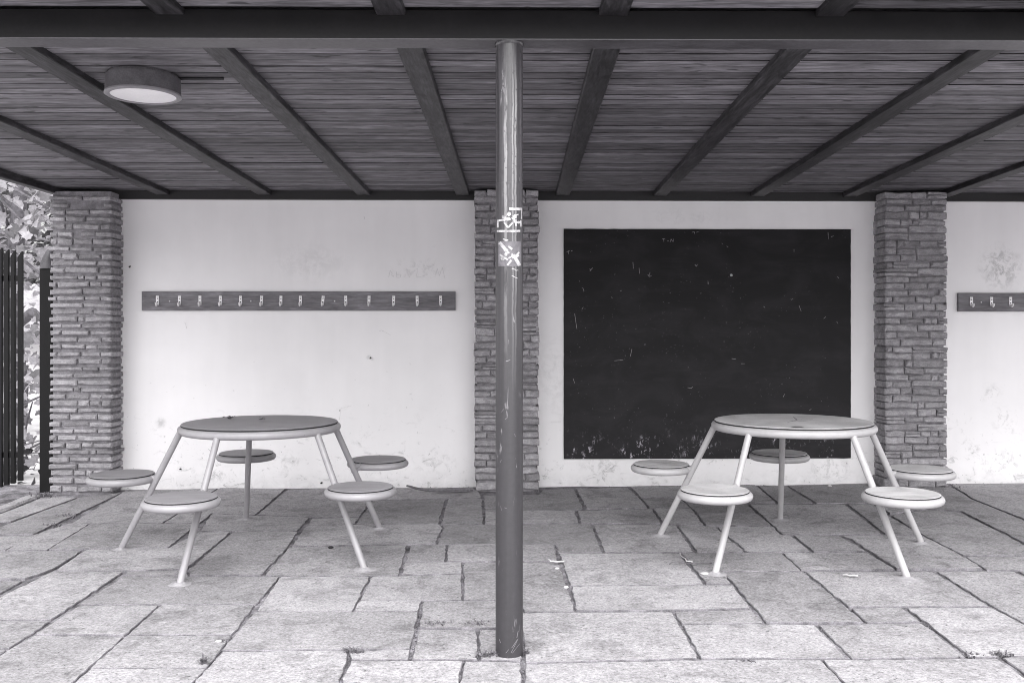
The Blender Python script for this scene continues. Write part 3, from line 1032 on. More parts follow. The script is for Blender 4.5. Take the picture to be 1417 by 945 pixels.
def marks(lines, w, name, mat, root, v=0.0132, wv=0.0):
    """thin flat strokes lying on the board or wall"""
    for ln in lines:
        b = MB()
        pts = []
        for px, py in ln:
            u, z = wall_uz(px, py, wv)
            p = root.matrix_world.inverted() @ (MW @ Vector((u, 0, z)))
            pts.append(Vector((p.x, -v, p.z)))
        for p, q in zip(pts, pts[1:]):
            e = (q - p).normalized()
            nn = Vector((-e.z, 0, e.x)) * w / 2
            b.face([p + nn, p - nn, q - nn * R.uniform(0.5, 1), q + nn * R.uniform(0.5, 1)])
        b.build(name, mat, root)


bpy.context.view_layer.update()
marks([[(875.5, 363), (876, 372)], [(884, 371), (884.5, 379)], [(896, 380), (898, 383), (901, 382)], [(899, 377), (898.5, 382)], [(916, 331), (920, 331)], [(918, 331), (918.3, 335)], [(923, 334), (925, 334)], [(927.5, 335), (928, 331), (931, 335), (931.5, 331)],
       [(784, 349), (788, 347)], [(786, 348), (787, 352)], [(790, 348), (792, 347)], [(806, 398), (808, 403)], [(816, 372), (817, 375)], [(816, 375), (820, 371)], [(805, 428), (807, 425)], [(961, 366), (963, 369), (965, 366)], [(795, 434), (798, 455)],
       [(957, 322), (960, 321), (961, 324)], [(963, 322), (966, 321)], [(858, 403), (860, 402)], [(846, 411), (847, 413)], [(874, 483), (872, 493)], [(793, 524), (795, 530)], [(1005, 341), (1007, 342)], [(979, 389), (980, 393), (978, 392)],
       [(1098, 345), (1098, 349)], [(1158, 383), (1160, 385)], [(1145, 322), (1145.5, 331)], [(1149, 328), (1153, 327)], [(1094, 415), (1097, 413)], [(1105, 423), (1108, 431)], [(1139, 441), (1142, 438)], [(1157, 445), (1159, 448)], [(1056, 424), (1058, 426)],
       [(951, 536), (956, 537), (958, 535)], [(850, 499), (862, 498)], [(1083, 549), (1085, 545)], [(1119, 567), (1122, 566)], [(1012, 496), (1018, 497)], [(1025, 503), (1030, 503)]], 0.003, 'chalk_mark', M['chalk'], bb)
b = MB()
c = wall_uz(1011.5, 381)
p = bb.matrix_world.inverted() @ (MW @ Vector((c[0], 0, c[1])))
b.lathe([(0.011, 0), (0.009, 0.002), (0.0, 0.003)], seg=12)
o = b.build('paper_dot', M['sticker'], bb)
o.rotation_euler = (math.pi / 2, 0, 0)
o.location = (p.x, -0.0122, p.z)


# ------------------------------------------------------------------ coat racks
def coat_rack(x0, x1, y0, y1, hooks, screws, label):
    ua, zt = wall_uz(x0, y0)
    ub, zl = wall_uz(x1, y1)
    root = empty('coat_rack', mat=MW @ Matrix.Translation(((ua + ub) / 2, 0, (zt + zl) / 2)))
    tag(root, label, 'coat rack', 'wooden coat racks on the plaster wall')
    w, h = (ub - ua) / 2, (zt - zl) / 2
    b = MB()
    c = 0.003
    pr = [(-h, 0.0), (-h, -0.024), (-h + c, -0.027), (h - c, -0.027), (h, -0.024), (h, 0.0)]
    rows = [[(x, y - 0.002, z + 0.001 * noise.noise(Vector((x * 3, 0, 0)))) for z, y in pr] for x in [-w + 2 * w * i / 20 for i in range(21)]]
    b.grid(rows)
    b.face(rows[0])
    b.face(rows[-1])
    b.build('board', M['rack'], root)
    hk = None
    for hx in hooks:
        u, z = wall_uz(hx, (y0 + y1) / 2 - 1.0, 0.03)
        if hk is None:
            b = MB()
            b.box(-0.011, 0.011, -0.0045, 0, -0.036, 0.036)
            b.tube([(0, -0.004, 0.022), (0, -0.009, 0.021), (0, -0.010, 0.015)], 0.005, 8)
            b.tube([(0, -0.004, -0.024), (0, -0.016, -0.034), (0, -0.030, -0.038), (0, -0.038, -0.030), (0, -0.039, -0.018)], [0.0085, 0.0085, 0.008, 0.008, 0.0095], 8)
            hk = b.build('coat_hook', M['hook'], root, True, 30)
            d = MB()
            for q in (0.012, -0.014):
                d.lathe([(0.0052, q), (0.0001, q)], seg=8)
            d = MB()
            for q in (0.014, -0.013):
                d.face([(0.0045 * math.cos(2 * math.pi * k / 8), -0.0052, q + 0.0045 * math.sin(2 * math.pi * k / 8)) for k in range(8)])
            sc = d.build('screw_hole', M['dark'], hk)
            o = hk
        else:
            o = hk.copy()
            COL.objects.link(o)
            o.parent = root
            s2 = sc.copy()
            COL.objects.link(s2)
            s2.parent = o
        o.location = (u - (ua + ub) / 2 + R.gauss(0, 0.001), -0.029, z - (zt + zl) / 2)
        o.rotation_euler = (0, R.gauss(0, 0.03), 0)
    for sx in screws:
        u, z = wall_uz(sx, (y0 + y1) / 2, 0.03)
        b = MB()
        b.lathe([(0.006, 0), (0.005, 0.002), (0.0, 0.003)], seg=10)
        s = b.build('screw_head', M['hook'], root)
        s.rotation_euler = (math.pi / 2, 0, 0)
        s.location = (u - (ua + ub) / 2, -0.0285, z - (zt + zl) / 2)
    return root


coat_rack(198, 630.5, 403.5, 430, (218, 248.5, 277, 305, 333, 361.5, 388.5, 416, 447, 478.5, 511, 544.5, 577.5, 610), (234.5, 347, 463), 'long wooden coat rack with fourteen metal hooks left of the steel post')
coat_rack(1324, 1478, 405.5, 431, (1344, 1372, 1398, 1426, 1455), (1358, 1441), 'wooden coat rack cut off by the picture edge, right of the right brick pillar')

# faint scribbles on the plaster
SCRIB = [[(538, 384), (540, 374), (545, 383), (541, 380)], [(549, 376), (549, 384), (554, 384), (555, 380), (549, 380)], [(560, 384), (563, 376), (567, 384)], [(573, 374), (578, 372), (576, 384), (583, 383), (592, 380)],
         [(602, 384), (605, 372), (608, 382), (612, 370), (616, 386)], [(525, 458), (528, 457), (541, 464)], [(504, 300), (505, 304)], [(460, 499), (460, 502)], [(256, 446), (259, 455)], [(470, 580), (472, 565), (490, 560)]]
wl = [o for o in bpy.data.objects if o.name.startswith('plaster_wall')]
marks(SCRIB, 0.0045, 'scribble', M['pencil'], wl[0], v=0.0052)
for (x, y, r) in ((179.5, 369, 0.010), (513, 495, 0.008), (470, 568, 0.005), (445, 668, 0.012), (250, 649, 0.01)):
    u, z = wall_uz(x, y)
    b = MB()
    pts = [(u + r * math.cos(2 * math.pi * k / 9) * R.uniform(0.5, 1.2), -0.006, z + r * math.sin(2 * math.pi * k / 9) * R.uniform(0.4, 1.1)) for k in range(9)]
    b.face(pts)
    b.grid([pts, [(p[0], 0.002, p[2]) for p in pts]], closed_u=True)
    b.build('chipped_spot', M['dark'], wl[0])

# ------------------------------------------------------------------ tables with fixed seats
RT, RTUBE, ZTOP, ZSEAT, RS, RSTUBE = 0.4507, 0.0225, 0.72, 0.4346, 0.1831, 0.0205
TAB = [
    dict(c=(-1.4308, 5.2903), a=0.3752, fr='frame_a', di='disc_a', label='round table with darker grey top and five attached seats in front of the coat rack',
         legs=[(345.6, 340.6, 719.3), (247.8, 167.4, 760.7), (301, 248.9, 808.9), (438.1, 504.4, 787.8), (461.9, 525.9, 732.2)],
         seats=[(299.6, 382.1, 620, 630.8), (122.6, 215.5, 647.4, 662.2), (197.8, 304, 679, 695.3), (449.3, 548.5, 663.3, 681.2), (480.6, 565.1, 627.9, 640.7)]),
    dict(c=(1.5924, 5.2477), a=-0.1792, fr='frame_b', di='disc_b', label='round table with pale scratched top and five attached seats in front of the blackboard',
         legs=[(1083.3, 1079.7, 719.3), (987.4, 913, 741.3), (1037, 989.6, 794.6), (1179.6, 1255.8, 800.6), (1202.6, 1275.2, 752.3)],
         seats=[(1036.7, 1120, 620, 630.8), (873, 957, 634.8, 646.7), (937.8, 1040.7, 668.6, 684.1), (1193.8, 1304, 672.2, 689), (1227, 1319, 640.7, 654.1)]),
]


def disc(b, c, r, z, th, mi=0, seg=64):
    b.lathe([(0.0001, z), (r - 0.004, z), (r, z - 0.003), (r, z - th), (r - 0.004, z - th - 0.001), (0.0001, z - th - 0.001)], (c[0], c[1], 0), seg, mi)


for T in TAB:
    cx, cy = T['c']
    z0 = KX * cx + 0.001
    root = empty('picnic_table', (cx, cy, z0))
    tag(root, T['label'], 'table', 'round picnic tables under the canopy')
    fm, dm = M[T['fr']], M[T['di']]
    b = MB()
    b.torus((0, 0, ZTOP - RTUBE - 0.010), RT - RTUBE, RTUBE, 80, 16)
    b.build('table_rim', fm, root, True)
    b = MB()
    disc(b, (0, 0), RT - 0.018, ZTOP, 0.003, seg=80)
    top = b.build('table_top', dm, root, True, 30)
    b = MB()
    b.lathe([(RT - 0.05, ZTOP - 0.014), (RT - 0.0185, ZTOP - 0.0135), (RT - 0.0185, ZTOP - 0.0042), (RT - 0.024, ZTOP - 0.0042)], seg=80)
    b.build('shade_band', M['gap_shade'], top, True, 30)  # black band standing in for the shade in the gap under the top
    # two cross bars carry the top
    b = MB()
    for q in (0.4, 0.4 + math.pi / 2):
        b.tube([(-(RT - 0.03) * math.cos(q), -(RT - 0.03) * math.sin(q), ZTOP - 0.03), ((RT - 0.03) * math.cos(q), (RT - 0.03) * math.sin(q), ZTOP - 0.03)], 0.012, 10)
    b.build('cross_bar', fm, root, True, 40)
    for k in range(5):
        tx, fx, fy = T['legs'][k]
        L, Rr, dt, db = T['seats'][k]
        an = math.pi / 2 + T['a'] + k * 2 * math.pi / 5
        rl = RT - RTUBE
        best = min((abs(CX + F * (cx + rl * math.cos(q)) / (cy + rl * math.sin(q)) - tx), q) for q in [an + 0.004 * j for j in range(-60, 61)])[1]
        pt = Vector((rl * math.cos(best), rl * math.sin(best), ZTOP - RTUBE - 0.012))
        pf = floor_pt(fx, fy - 1.0) - Vector((cx, cy, z0))
        d = (pt - pf).normalized()
        b = MB()
        b.tube([pf - d * 0.02, pf + d * 0.25, pf.lerp(pt, 0.6), pt], 0.0178, 18)
        leg = b.build('leg', fm, root, True, 50)
        b = MB()
        ring = []
        for j, (rr, hz) in enumerate(((0.075, -0.005), (0.055, 0.002), (0.030, 0.004), (0.025, 0.010), (0.018, 0.012))):
            ring.append([(pf.x + (rr * (1 + (0.35 if j < 2 else 0.08) * noise.noise(Vector((math.cos(q) * 1.4, math.sin(q) * 1.4, k * 3.3 + cx))))) * math.cos(q), pf.y + rr * math.sin(q) * (1 + (0.3 if j < 2 else 0.08) * noise.noise(Vector((math.cos(q), math.sin(q) + 5, k * 2.1)))), pf.z + hz) for q in [2 * math.pi * i / 22 for i in range(22)]])
        b.grid(ring, closed_u=True)
        b.build('cement_foot', M['cement'], leg, True)
        # seat: tube ring with a flat round pad, welded to the leg through a short bracket
        mx, my = (L + Rr) / 2, (dt + db) / 2 + 0.3
        t = (H - (z0 + ZSEAT)) / ((my - CY) / F)
        sc = Vector(((mx - CX) / F * t, t, z0 + ZSEAT)) - Vector((cx, cy, z0))
        rs = min(0.192, max(0.174, (Rr - L) / 2 * t / F))
        b = MB()
        b.torus((sc.x, sc.y, ZSEAT - RSTUBE - 0.0085), rs - RSTUBE, RSTUBE, 60, 14)
        kk = (ZSEAT - RSTUBE - pf.z) / (pt.z - pf.z)
        pl = pf.lerp(pt, kk)
        to = Vector((sc.x - pl.x, sc.y - pl.y, 0)).normalized()
        b.tube([pl + Vector((0, 0, -0.028)), pl + to * 0.06 + Vector((0, 0, -0.016)), Vector((sc.x, sc.y, ZSEAT - 0.036)) - to * 0.05], 0.0125, 12)
        b.tube([pl, pl + to * max(0.03, (Vector((sc.x, sc.y)) - Vector((pl.x, pl.y))).length - rs + RSTUBE)], 0.015, 12)
        seat = b.build('seat', fm, root, True, 50)
        b = MB()
        disc(b, (sc.x, sc.y), rs - 0.0175, ZSEAT, 0.0025, seg=60)
        b.build('seat_pad', dm, seat, True, 30)
        b = MB()
        b.lathe([(rs - 0.045, ZSEAT - 0.0135), (rs - 0.0178, ZSEAT - 0.013), (rs - 0.0178, ZSEAT - 0.0037), (rs - 0.023, ZSEAT - 0.0037)], (sc.x, sc.y, 0), 60)
        b.build('shade_band', M['gap_shade'], seat, True, 30)  # shade of the gap below the pad, painted as a black band

# scratches and a burn slot in the pale table's top
tb = [o for o in bpy.data.objects if o.name.startswith('picnic_table')][1]
b = MB()


def flat(b, pts, w, z):
    pts = [Vector((p[0], p[1], z)) for p in pts]
    for p, q in zip(pts, pts[1:]):
        e = (q - p).normalized()
        nn = Vector((-e.y, e.x, 0)) * w / 2
        b.face([p + nn, p - nn, q - nn, q + nn])


def top_pt(px, py, T, z=ZTOP):
    cx, cy = T['c']
    zz = KX * cx + 0.001 + z
    t = (H - zz) / ((py - CY) / F)
    return ((px - CX) / F * t - cx, t - cy)


tt = [o for o in tb.children if o.name.startswith('table_top')][0]
T = TAB[1]
flat(b, [top_pt(1096, 591, T), top_pt(1111, 590.5, T)], 0.028, ZTOP + 0.0006)
b.build('burn_mark', M['dark'], tt)
b = MB()
for ln in (((1090, 584), (1103, 581), (1098, 577)), ((1103, 577), (1122, 576.5)), ((1100, 580), (1125, 580)), ((1096, 582), (1102, 583), (1118, 582)), ((1110, 578), (1127, 578))):
    flat(b, [top_pt(x, y, T) for x, y in ln], 0.006, ZTOP + 0.0006)
b.build('scratch_mark', M['dry'], tt)

# ------------------------------------------------------------------ litter
def leaf_litter(px, py, T, label, s):
    x, y = top_pt(px, py, T)
    b = MB()
    for k in range(9):
        a = R.uniform(0, 6.28)
        d = R.uniform(0, 0.028) * s
        c = Vector((d * math.cos(a), d * math.sin(a) * 1.3, 0.004 + R.uniform(0, 0.018) * s))
        q = R.uniform(0, 6.28)
        e = Vector((math.cos(q), math.sin(q), R.uniform(-0.3, 0.5))) * R.uniform(0.008, 0.018) * s
        f = Vector((-math.sin(q), math.cos(q), R.uniform(-0.4, 0.4))) * R.uniform(0.004, 0.009) * s
        b.face([c - e, c + f, c + e, c - f])
    o = b.build('dry_leaf_cluster', M['dryleaf'])
    o.location = (x + T['c'][0], y + T['c'][1], KX * T['c'][0] + 0.001 + ZTOP + 0.001)
    tag(o, label, 'dead leaf')


leaf_litter(317.5, 580, TAB[0], 'small dark crumpled leaf, left one of two on the darker table top', 1.3)
leaf_litter(361.5, 582, TAB[0], 'small pale crumpled leaf, right one of two on the darker table top', 1.1)


def twig(name, pts, r, mat, label, cat, lift=0.008):
    b = MB()
    P = [floor_pt(x, y, lift + h) for x, y, h in pts]
    o0 = P[0].copy()
    P2 = []
    for p, q in zip(P, P[1:]):
        P2 += [p, p.lerp(q, 0.5) + Vector((R.gauss(0, 0.004), R.gauss(0, 0.004), 0.002))]
    P2.append(P[-1])
    b.tube([p - o0 for p in P2], [r * (1 - 0.5 * i / len(P2)) for i in range(len(P2))], 7)
    o = b.build(name, mat, smooth=True)
    o.location = o0
    return tag(o, label, cat)


twig('dry_branch', [(655, 676.5, 0.01), (630, 677, 0.012), (605, 678.5, 0.015), (588, 677.5, 0.02), (574, 675, 0.045), (563, 672, 0.07)], 0.014, M['dry'], 'dry curved branch lying along the foot of the white wall left of the middle pillar', 'branch')
twig('dry_branch', [(650, 679, 0.0), (625, 680, 0.004), (604, 681, 0.002)], 0.008, M['dry'], 'thin dry stick lying just in front of the curved branch at the wall foot', 'branch')
twig('fallen_twig', [(780, 776.5, 0.004), (770, 777, 0.01), (762, 776, 0.014), (759, 773.5, 0.016)], 0.005, M['straw'], 'pale curled twig on the paving just right of the steel post', 'twig')
twig('fallen_twig', [(958, 777, 0.0), (950, 776, 0.008), (944, 770, 0.004), (941, 765, 0.004)], 0.004, M['straw'], 'pale bent twig on the paving left of the front left leg of the pale table', 'twig')
twig('fallen_twig', [(985, 778.5, 0.0), (960, 779.5, 0.004), (930, 778, 0.004), (926, 781, 0.004)], 0.003, M['dry'], 'long thin dark twig lying across a joint left of the pale table front leg', 'twig')
twig('fallen_twig', [(1187, 796.5, 0.0), (1176, 796, 0.003), (1166, 795, 0.0)], 0.004, M['straw'], 'straight white straw on the paving between the front legs of the pale table', 'straw')


def pebble(px, py, s, mat, label, cat='stone', name='pebble', flatk=0.5):
    bm = bmesh.new()
    bmesh.ops.create_icosphere(bm, subdivisions=2, radius=1)
    for v in bm.verts:
        v.co *= 1 + 0.25 * noise.noise(v.co * 1.3 + Vector((px, 0, 0)))
        v.co.z *= flatk
        v.co *= s
    me = bpy.data.meshes.new(name)
    bm.to_mesh(me)
    bm.free()
    me.materials.append(mat)
    me.polygons.foreach_set('use_smooth', [True] * len(me.polygons))
    o = link(name, me)
    o.location = floor_pt(px, py, s * flatk * 0.8)
    o.rotation_euler = (0, 0, R.uniform(0, 6))
    return tag(o, label, cat)


pebble(457.5, 757, 0.016, M['dark'], 'small black stone on the paving left of the front right leg of the darker table')
pebble(975, 793, 0.022, M['straw'], 'flat white stone beside the foot of the pale table front left leg', flatk=0.25)
pebble(771, 786, 0.011, M['straw'], 'tiny white stone in the joint just below the pale curled twig')
pebble(783.5, 812, 0.013, M['straw'], 'white stone chip in the joint right of the post, nearest the camera')
pebble(1148, 672, 0.016, M['straw'], 'white stone chip at the foot of the wall below the blackboard')
pebble(303, 886.5, 0.013, M['straw'], 'thin white flake on the paving at lower left beside a wide joint', flatk=0.2)

# weeds, moss and leaf crumbs along the joints: nobody could count them
b = MB()


def tuft(px, py, n, spread, h):
    for _ in range(max(1, int(n * 0.65))):
        p = floor_pt(px + R.gauss(0, spread), py + R.gauss(0, spread * 0.18), -0.012)
        q = R.uniform(0, 6.28)
        hh2 = h * R.uniform(0.4, 1.1)
        lean = Vector((math.cos(q), math.sin(q), 0)) * hh2 * R.uniform(0.3, 1.2)
        w = Vector((-math.sin(q), math.cos(q), 0)) * R.uniform(0.002, 0.005)
        m = p + lean * 0.45 + Vector((0, 0, hh2 * 0.8))
        b.face([p - w, p + w, m + w * 0.9, m - w * 0.9])
        b.face([m - w * 0.9, m + w * 0.9, p + lean + Vector((0, 0, hh2 * 0.85))])


for (x, y, nn, s, h) in ((488, 906, 130, 6, 0.03), (602, 867, 90, 9, 0.022), (612, 866.5, 60, 6, 0.022), (657, 867, 90, 8, 0.026), (672, 911, 150, 9, 0.03), (690, 909, 60, 4, 0.03), (727, 907, 40, 2, 0.03), (1035, 918, 90, 9, 0.02), (1386, 911, 110, 8, 0.03), (1345, 910.5, 60, 8, 0.02),
                         (282, 922, 60, 3, 0.04), (310, 890, 60, 4, 0.02), (720, 932, 60, 3, 0.012), (95, 716, 60, 8, 0.03), (70, 730, 60, 8, 0.03), (60, 690, 80, 9, 0.06), (925, 845, 60, 9, 0.016), (1195, 832, 20, 6, 0.012), (1300, 872, 50, 5, 0.014), (745, 683, 40, 3, 0.04), (672, 872, 40, 8, 0.02), (640, 912, 60, 14, 0.014),
                         (545, 911, 60, 14, 0.016), (1310, 676, 60, 10, 0.03), (130, 822, 20, 4, 0.01), (376, 790, 60, 6, 0.016), (510, 800, 20, 3, 0.014), (642, 800, 50, 3, 0.012)):
    tuft(x, y, nn, s, h)
for ln, dens in ((((267, 945), (306, 901)), 110), (((306, 901), (330, 866)), 50), (((306, 898), (480, 897)), 60), (((569, 910), (585, 831)), 90), (((464, 945), (484, 908)), 70), (((728, 917), (960, 911)), 110), (((960, 911), (1340, 910)), 150), (((1385, 911), (1450, 955)), 80),
                 (((1135, 912), (1170, 945)), 60), (((1128, 863), (1177, 911)), 50), (((1250, 840), (1340, 909)), 80), (((1373, 839), (1440, 873)), 60), (((1000, 792), (1060, 861)), 70), (((1111, 790), (1199, 862)), 80), (((931, 846), (1058, 845)), 60), (((1062, 863), (1277, 860)), 90),
                 (((641, 778), (640, 829)), 60), (((396, 760), (362, 795)), 50), (((0, 904), (171, 792)), 90), (((98, 945), (222, 836)), 80), (((34, 802), (117, 761)), 60), (((484, 914), (686, 913)), 80), (((635, 945), (641, 914)), 40), (((718, 918), (724, 945)), 60), (((176, 676.5), (655, 674.5)), 260), (((752, 676), (1212, 669.5)), 240), (((1316, 669), (1440, 668)), 120), (((1320, 674), (1417, 690)), 60)):
    for _ in range(dens):
        t = R.random()
        x, y = ln[0][0] + (ln[1][0] - ln[0][0]) * t, ln[0][1] + (ln[1][1] - ln[0][1]) * t
        tuft(x, y, 1, 0.8, 0.012)
o = b.build('joint_weeds', M['weed'])
tag(o, 'weeds, moss and crumbs growing along the paving joints', 'weeds', kind='stuff')

# ------------------------------------------------------------------ garden side, left edge of the picture
fr = empty('picket_fence', (0, 0, 0))
tag(fr, 'black metal picket fence at the left edge with slanted picket tops', 'fence')
FY = 7.45
i = 0
pick = []
for px, yt, yb_, w in ((-18, 340, 688, 6.0), (-9, 342, 688, 6.0), (0.5, 343, 690, 6.0), (9.5, 345.5, 671, 5.6), (18.5, 347, 668.5, 5.6), (28.5, 348, 665, 5.8)):
    Y = FY + 0.006 * i
    a = at(px - w / 2, yt + 4.5, Y)
    c = at(px + w / 2, yt, Y)
    lo = at(px, yb_, Y)
    b = MB()
    d = 0.03
    v = [(a.x, Y - d / 2, lo.z), (c.x, Y - d / 2, lo.z), (c.x, Y - d / 2, c.z), (a.x, Y - d / 2, a.z - 0.02)]
    v2 = [(p[0], Y + d / 2, p[2]) for p in v]
    b.face(v)
    b.face(v2[::-1])
    b.grid([v, v2], closed_u=True)
    b.build('picket', M['fence'], fr)
    i += 1
for yy in (384, 629):
    p, q = at(-60, yy, FY), at(27, yy + 1, FY)
    b = MB()
    b.box(p.x, q.x, FY + 0.018, FY + 0.046, q.z - 0.022, q.z + 0.022)
    b.build('rail', M['fence'], fr)
# slim dark post against the pillar
p, q = at(57.5, 372, 7.22), at(73.5, 688, 7.22)
fp = empty('fence_post', ((p.x + q.x) / 2, 7.22, 0))
tag(fp, 'slim black fence post standing against the left brick pillar', 'post')
b = MB()
w = (q.x - p.x) / 2
b.grid([[(x, y, z) for x, y in ((-w, -0.03), (w, -0.03), (w, 0.03), (-w, 0.03))] for z in (q.z - 0.06, 0.6, 1.2, p.z)], closed_u=True)
b.face([(-w, -0.03, p.z), (w, -0.03, p.z), (w, 0.03, p.z), (-w, 0.03, p.z)])
b.build('post_tube', M['fence'], fp)
b = MB()
rows = []
for z, s in ((p.z, 1.05), (p.z + 0.04, 1.02), (p.z + 0.09, 0.8), (p.z + 0.14, 0.5), (p.z + 0.17, 0.15)):
    rows.append([(w * s * math.cos(t) * 1.2 + (1 - s) * w * 0.9, 0.034 * s * math.sin(t) * 1.2, z) for t in [2 * math.pi * k / 10 for k in range(10)]])
b.grid(rows, closed_u=True)
b.build('post_cap', M['lamp_body'], fp, True)


# --- tree with large lobed leaves
def leaf_mesh(name, mat, lobed=True):
    b = MB()
    if lobed:
        out = [(0, -0.5), (0.16, -0.42), (0.46, -0.40), (0.36, -0.18), (0.52, 0.08), (0.28, 0.10), (0.22, 0.30), (0.0, 0.55)]
    else:
        out = [(0, -0.5), (0.20, -0.32), (0.30, -0.05), (0.24, 0.22), (0.0, 0.5)]
    zc = lambda x, y: 0.20 * abs(x) - 0.22 * y * y
    L = [(-x, y, zc(x, y)) for x, y in out]
    Rr = [(x, y, zc(x, y)) for x, y in out]
    mid = [(0, y, zc(0, y)) for x, y in out]
    b.grid([L, mid, Rr])
    return b.mesh(name, mat, True)


LM = leaf_mesh('leaf', M['leaf'])
LS = leaf_mesh('leaf', M['leaf_dark'], False)
tr = empty('broadleaf_tree', (-5.6, 10.4, -0.09))
tag(tr, 'pale broadleaf tree with large lobed leaves beyond the fence at far left', 'tree')
b = MB()
b.tube([(0, 0, -0.1), (0.05, 0.02, 0.7), (-0.03, 0.0, 1.5), (0.08, -0.05, 2.4), (0.12, 0, 3.2), (0.2, 0.05, 4.2)], [0.13, 0.11, 0.10, 0.085, 0.06, 0.03], 12)
b.build('trunk', M['bark'], tr, True)
limbs = []
TB = Vector((-5.6, 10.4, -0.09))
for (p0, p1, p2, r) in ((at(-25, 330, 10.2), at(20, 350, 9.6), at(75, 395, 9.3), 0.02), (at(20, 452, 9.9), at(45, 432, 9.5), at(62, 445, 9.3), 0.05), (at(-30, 600, 10.2), at(30, 560, 9.4), at(64, 545, 9.1), 0.014), (at(-30, 250, 10.4), at(20, 262, 9.7), at(90, 300, 9.3), 0.016),
                        (at(0, 275, 10), at(30, 306, 9.5), at(44, 330, 9.3), 0.012), (at(-20, 640, 10), at(25, 628, 9.3), at(66, 608, 9.0), 0.014), (at(30, 620, 9.7), at(38, 580, 9.4), at(45, 556, 9.2), 0.012), (at(-60, 420, 10.4), at(-10, 405, 9.8), at(40, 385, 9.4), 0.018)):
    b = MB()
    st = Vector((R.gauss(0, 0.03), 0, max(0.4, p0.z - TB.z - 0.3)))
    b.tube([st, p0 - TB, p1 - TB, p2 - TB], [r * 1.5, r * 1.2, r, r * 0.5], 8)
    b.build('limb', M['bark'], tr, True)
    limbs += [p0 - TB, p1 - TB, p2 - TB, (p0 - TB).lerp(p1 - TB, 0.5), (p1 - TB).lerp(p2 - TB, 0.5)]


def place_leaf(o, c, s, flat_bias=0.5):
    q = Vector((R.gauss(0, 0.7), -0.9 + R.gauss(0, 0.6), 0.8 + R.gauss(0, 0.6))).normalized().to_track_quat('Z', 'Y')
    o.rotation_mode = 'QUATERNION'
    o.rotation_quaternion = q @ Matrix.Rotation(R.uniform(0, 6.28), 3, 'Z').to_quaternion()
    o.location = c
    o.scale = (s, s * R.uniform(0.85, 1.15), s)


k = 0
while k < 295:
    px, py = R.uniform(-14, 74), R.uniform(238, 625)
    if 405 < py < 450 and px > 30 and R.random() < 0.6:            # a gap through which the tiled roof shows
        continue
    if 572 < py < 598 and px > 38 and R.random() < 0.8:
        continue
    if noise.noise(Vector((px * 0.03, py * 0.03, 2))) < -0.12 and R.random() < 0.75:
        continue
    o = link('leaf', LM, tr)
    place_leaf(o, at(px, py, R.uniform(8.7, 10.6)) - TB, R.uniform(0.06, 0.15))
    k += 1
# the rest of the crown, beyond and above what the picture shows
b = MB()
for _ in range(3000):
    c = Vector((R.gauss(-0.3, 1.1), R.gauss(0.3, 1.0), R.gauss(3.3, 0.8))) if _ < 800 else Vector((R.uniform(-2.2, 0.9), R.uniform(0.5, 2.2), R.uniform(0.6, 3.2)))
    if c.z < 1.2 and _ < 800:
        continue
    if _ >= 800 and noise.noise(c * 1.6) < -0.05:
        continue
    q = Vector((R.gauss(0, 0.7), R.gauss(-0.4, 0.7), 0.9)).normalized().to_track_quat('Z', 'Y') @ Matrix.Rotation(R.uniform(0, 6.28), 3, 'Z').to_quaternion()
    s = R.uniform(0.07, 0.15)
    P = [c + (q @ (Vector((x, y, z)) * s)) for x, y, z in ((0, -0.5, -0.05), (0.4, -0.2, 0.08), (0.3, 0.2, 0.06), (0, 0.55, -0.07), (-0.3, 0.2, 0.06), (-0.4, -0.2, 0.08))]
    b.face([P[0], P[1], P[2], P[3]])
    b.face([P[0], P[3], P[4], P[5]])
o = b.build('crown', M['leaf'], tr)
o['kind'] = 'stuff'

# --- low shrub behind the kerb
sh = empty('leafy_shrub', (-4.65, 8.35, -0.09))
tag(sh, 'low dark leafy shrub behind the kerb between fence and left pillar', 'shrub')
SB = Vector((-4.65, 8.35, -0.09))
b = MB()
for _ in range(7):
    e = at(R.uniform(25, 66), R.uniform(600, 660), 8.3) - SB
    b.tube([(R.gauss(0, 0.05), R.gauss(0, 0.05), 0), e * 0.55 + Vector((0, 0, 0.1)), e], [0.012, 0.009, 0.004], 6)
b.build('stem', M['bark'], sh, True)
for k in range(120):
    px, py = R.uniform(-12, 70), R.triangular(600, 694, 650)
    o = link('leaf', LS if k % 3 else LM, sh)
    place_leaf(o, at(px, py, R.uniform(7.75, 8.9)) - SB, R.uniform(0.06, 0.13))

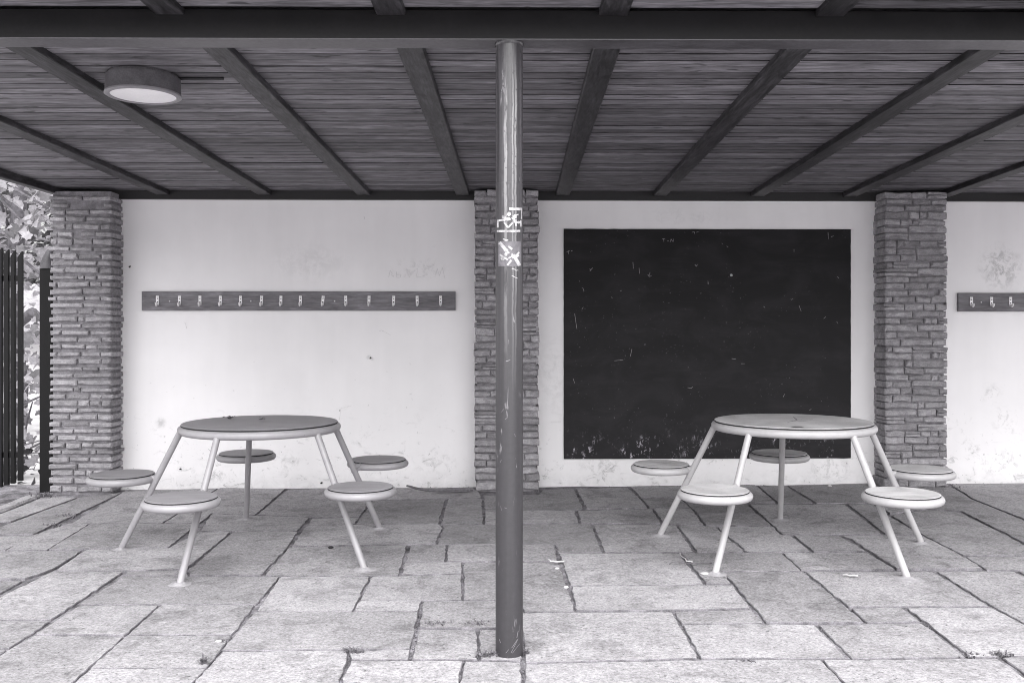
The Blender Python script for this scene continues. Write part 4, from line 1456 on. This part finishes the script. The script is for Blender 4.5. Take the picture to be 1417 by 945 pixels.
# --- garden outbuilding with a tiled roof
hs_ = empty('garden_shed', (-8.4, 14.5, -0.09))
tag(hs_, 'white rendered outbuilding with a curved clay tile roof behind the tree at far left', 'building')
b = MB()
b.box(-4.0, 2.2, 0.0, 4.0, 0.0, 1.22)
b.build('wall', M['shed'], hs_)
b = MB()
z0, z1 = 1.22, 2.1
for r in range(8):
    ya, yb_ = -0.35 + r * 0.30, -0.35 + (r + 1) * 0.30 + 0.05
    za, zb_ = z0 + r * 0.105, z0 + (r + 1) * 0.105 + 0.02
    rows = []
    for (y, z) in ((ya, za + 0.03), (ya, za + 0.055), (yb_, zb_ + 0.03)):
        rows.append([(-4.2 + 0.05 * i, y, z + 0.035 * math.sin(i * math.pi / 2.5)) for i in range(132)])
    b.grid(rows)
o = b.build('tile_course', M['tile'], hs_, True)
o['kind'] = 'stuff'
b = MB()
b.box(-4.1, 2.3, -0.3, 4.1, 1.205, 1.24)
b.grid([[(-4.2, -0.3, 1.2), (2.35, -0.3, 1.2)], [(-4.2, 2.1, 2.0), (2.35, 2.1, 2.0)], [(-4.2, 4.3, 1.2), (2.35, 4.3, 1.2)]])
b.build('roof_base', M['tile'], hs_)
# trees far beyond close the view of the garden
for (x, y, h, s, lab) in ((-13.0, 24.0, 6.5, 2.6, 'distant rounded tree behind the tiled outbuilding, nearer the brick pillar'), (-17.5, 27.0, 8.0, 3.2, 'distant taller tree behind the tiled outbuilding, farther from the brick pillar')):
    t = empty('distant_tree', (x, y, -0.09))
    tag(t, lab, 'tree')
    b = MB()
    b.tube([(0, 0, -0.1), (0.1, 0, h * 0.3), (0, 0.1, h * 0.75)], [0.22, 0.17, 0.05], 10)
    b.build('trunk', M['bark'], t, True)
    b = MB()
    for _ in range(2600):
        v = Vector((R.gauss(0, 1), R.gauss(0, 1), R.gauss(0, 1))).normalized() * s * R.uniform(0.45, 1.0) * (1 + 0.35 * noise.noise(Vector((R.random() * 9, x, 0))))
        c = Vector((v.x, v.y, h * 0.62 + v.z * 0.85))
        q = Vector((R.gauss(0, 0.7), R.gauss(-0.3, 0.7), 0.9)).normalized().to_track_quat('Z', 'Y') @ Matrix.Rotation(R.uniform(0, 6.28), 3, 'Z').to_quaternion()
        z = R.uniform(0.15, 0.32)
        P = [c + (q @ (Vector((a, d, 0)) * z)) for a, d in ((0, -0.5), (0.4, 0), (0, 0.5), (-0.4, 0))]
        b.face(P)
    o = b.build('crown', M['leaf'], t)
    o['kind'] = 'stuff'
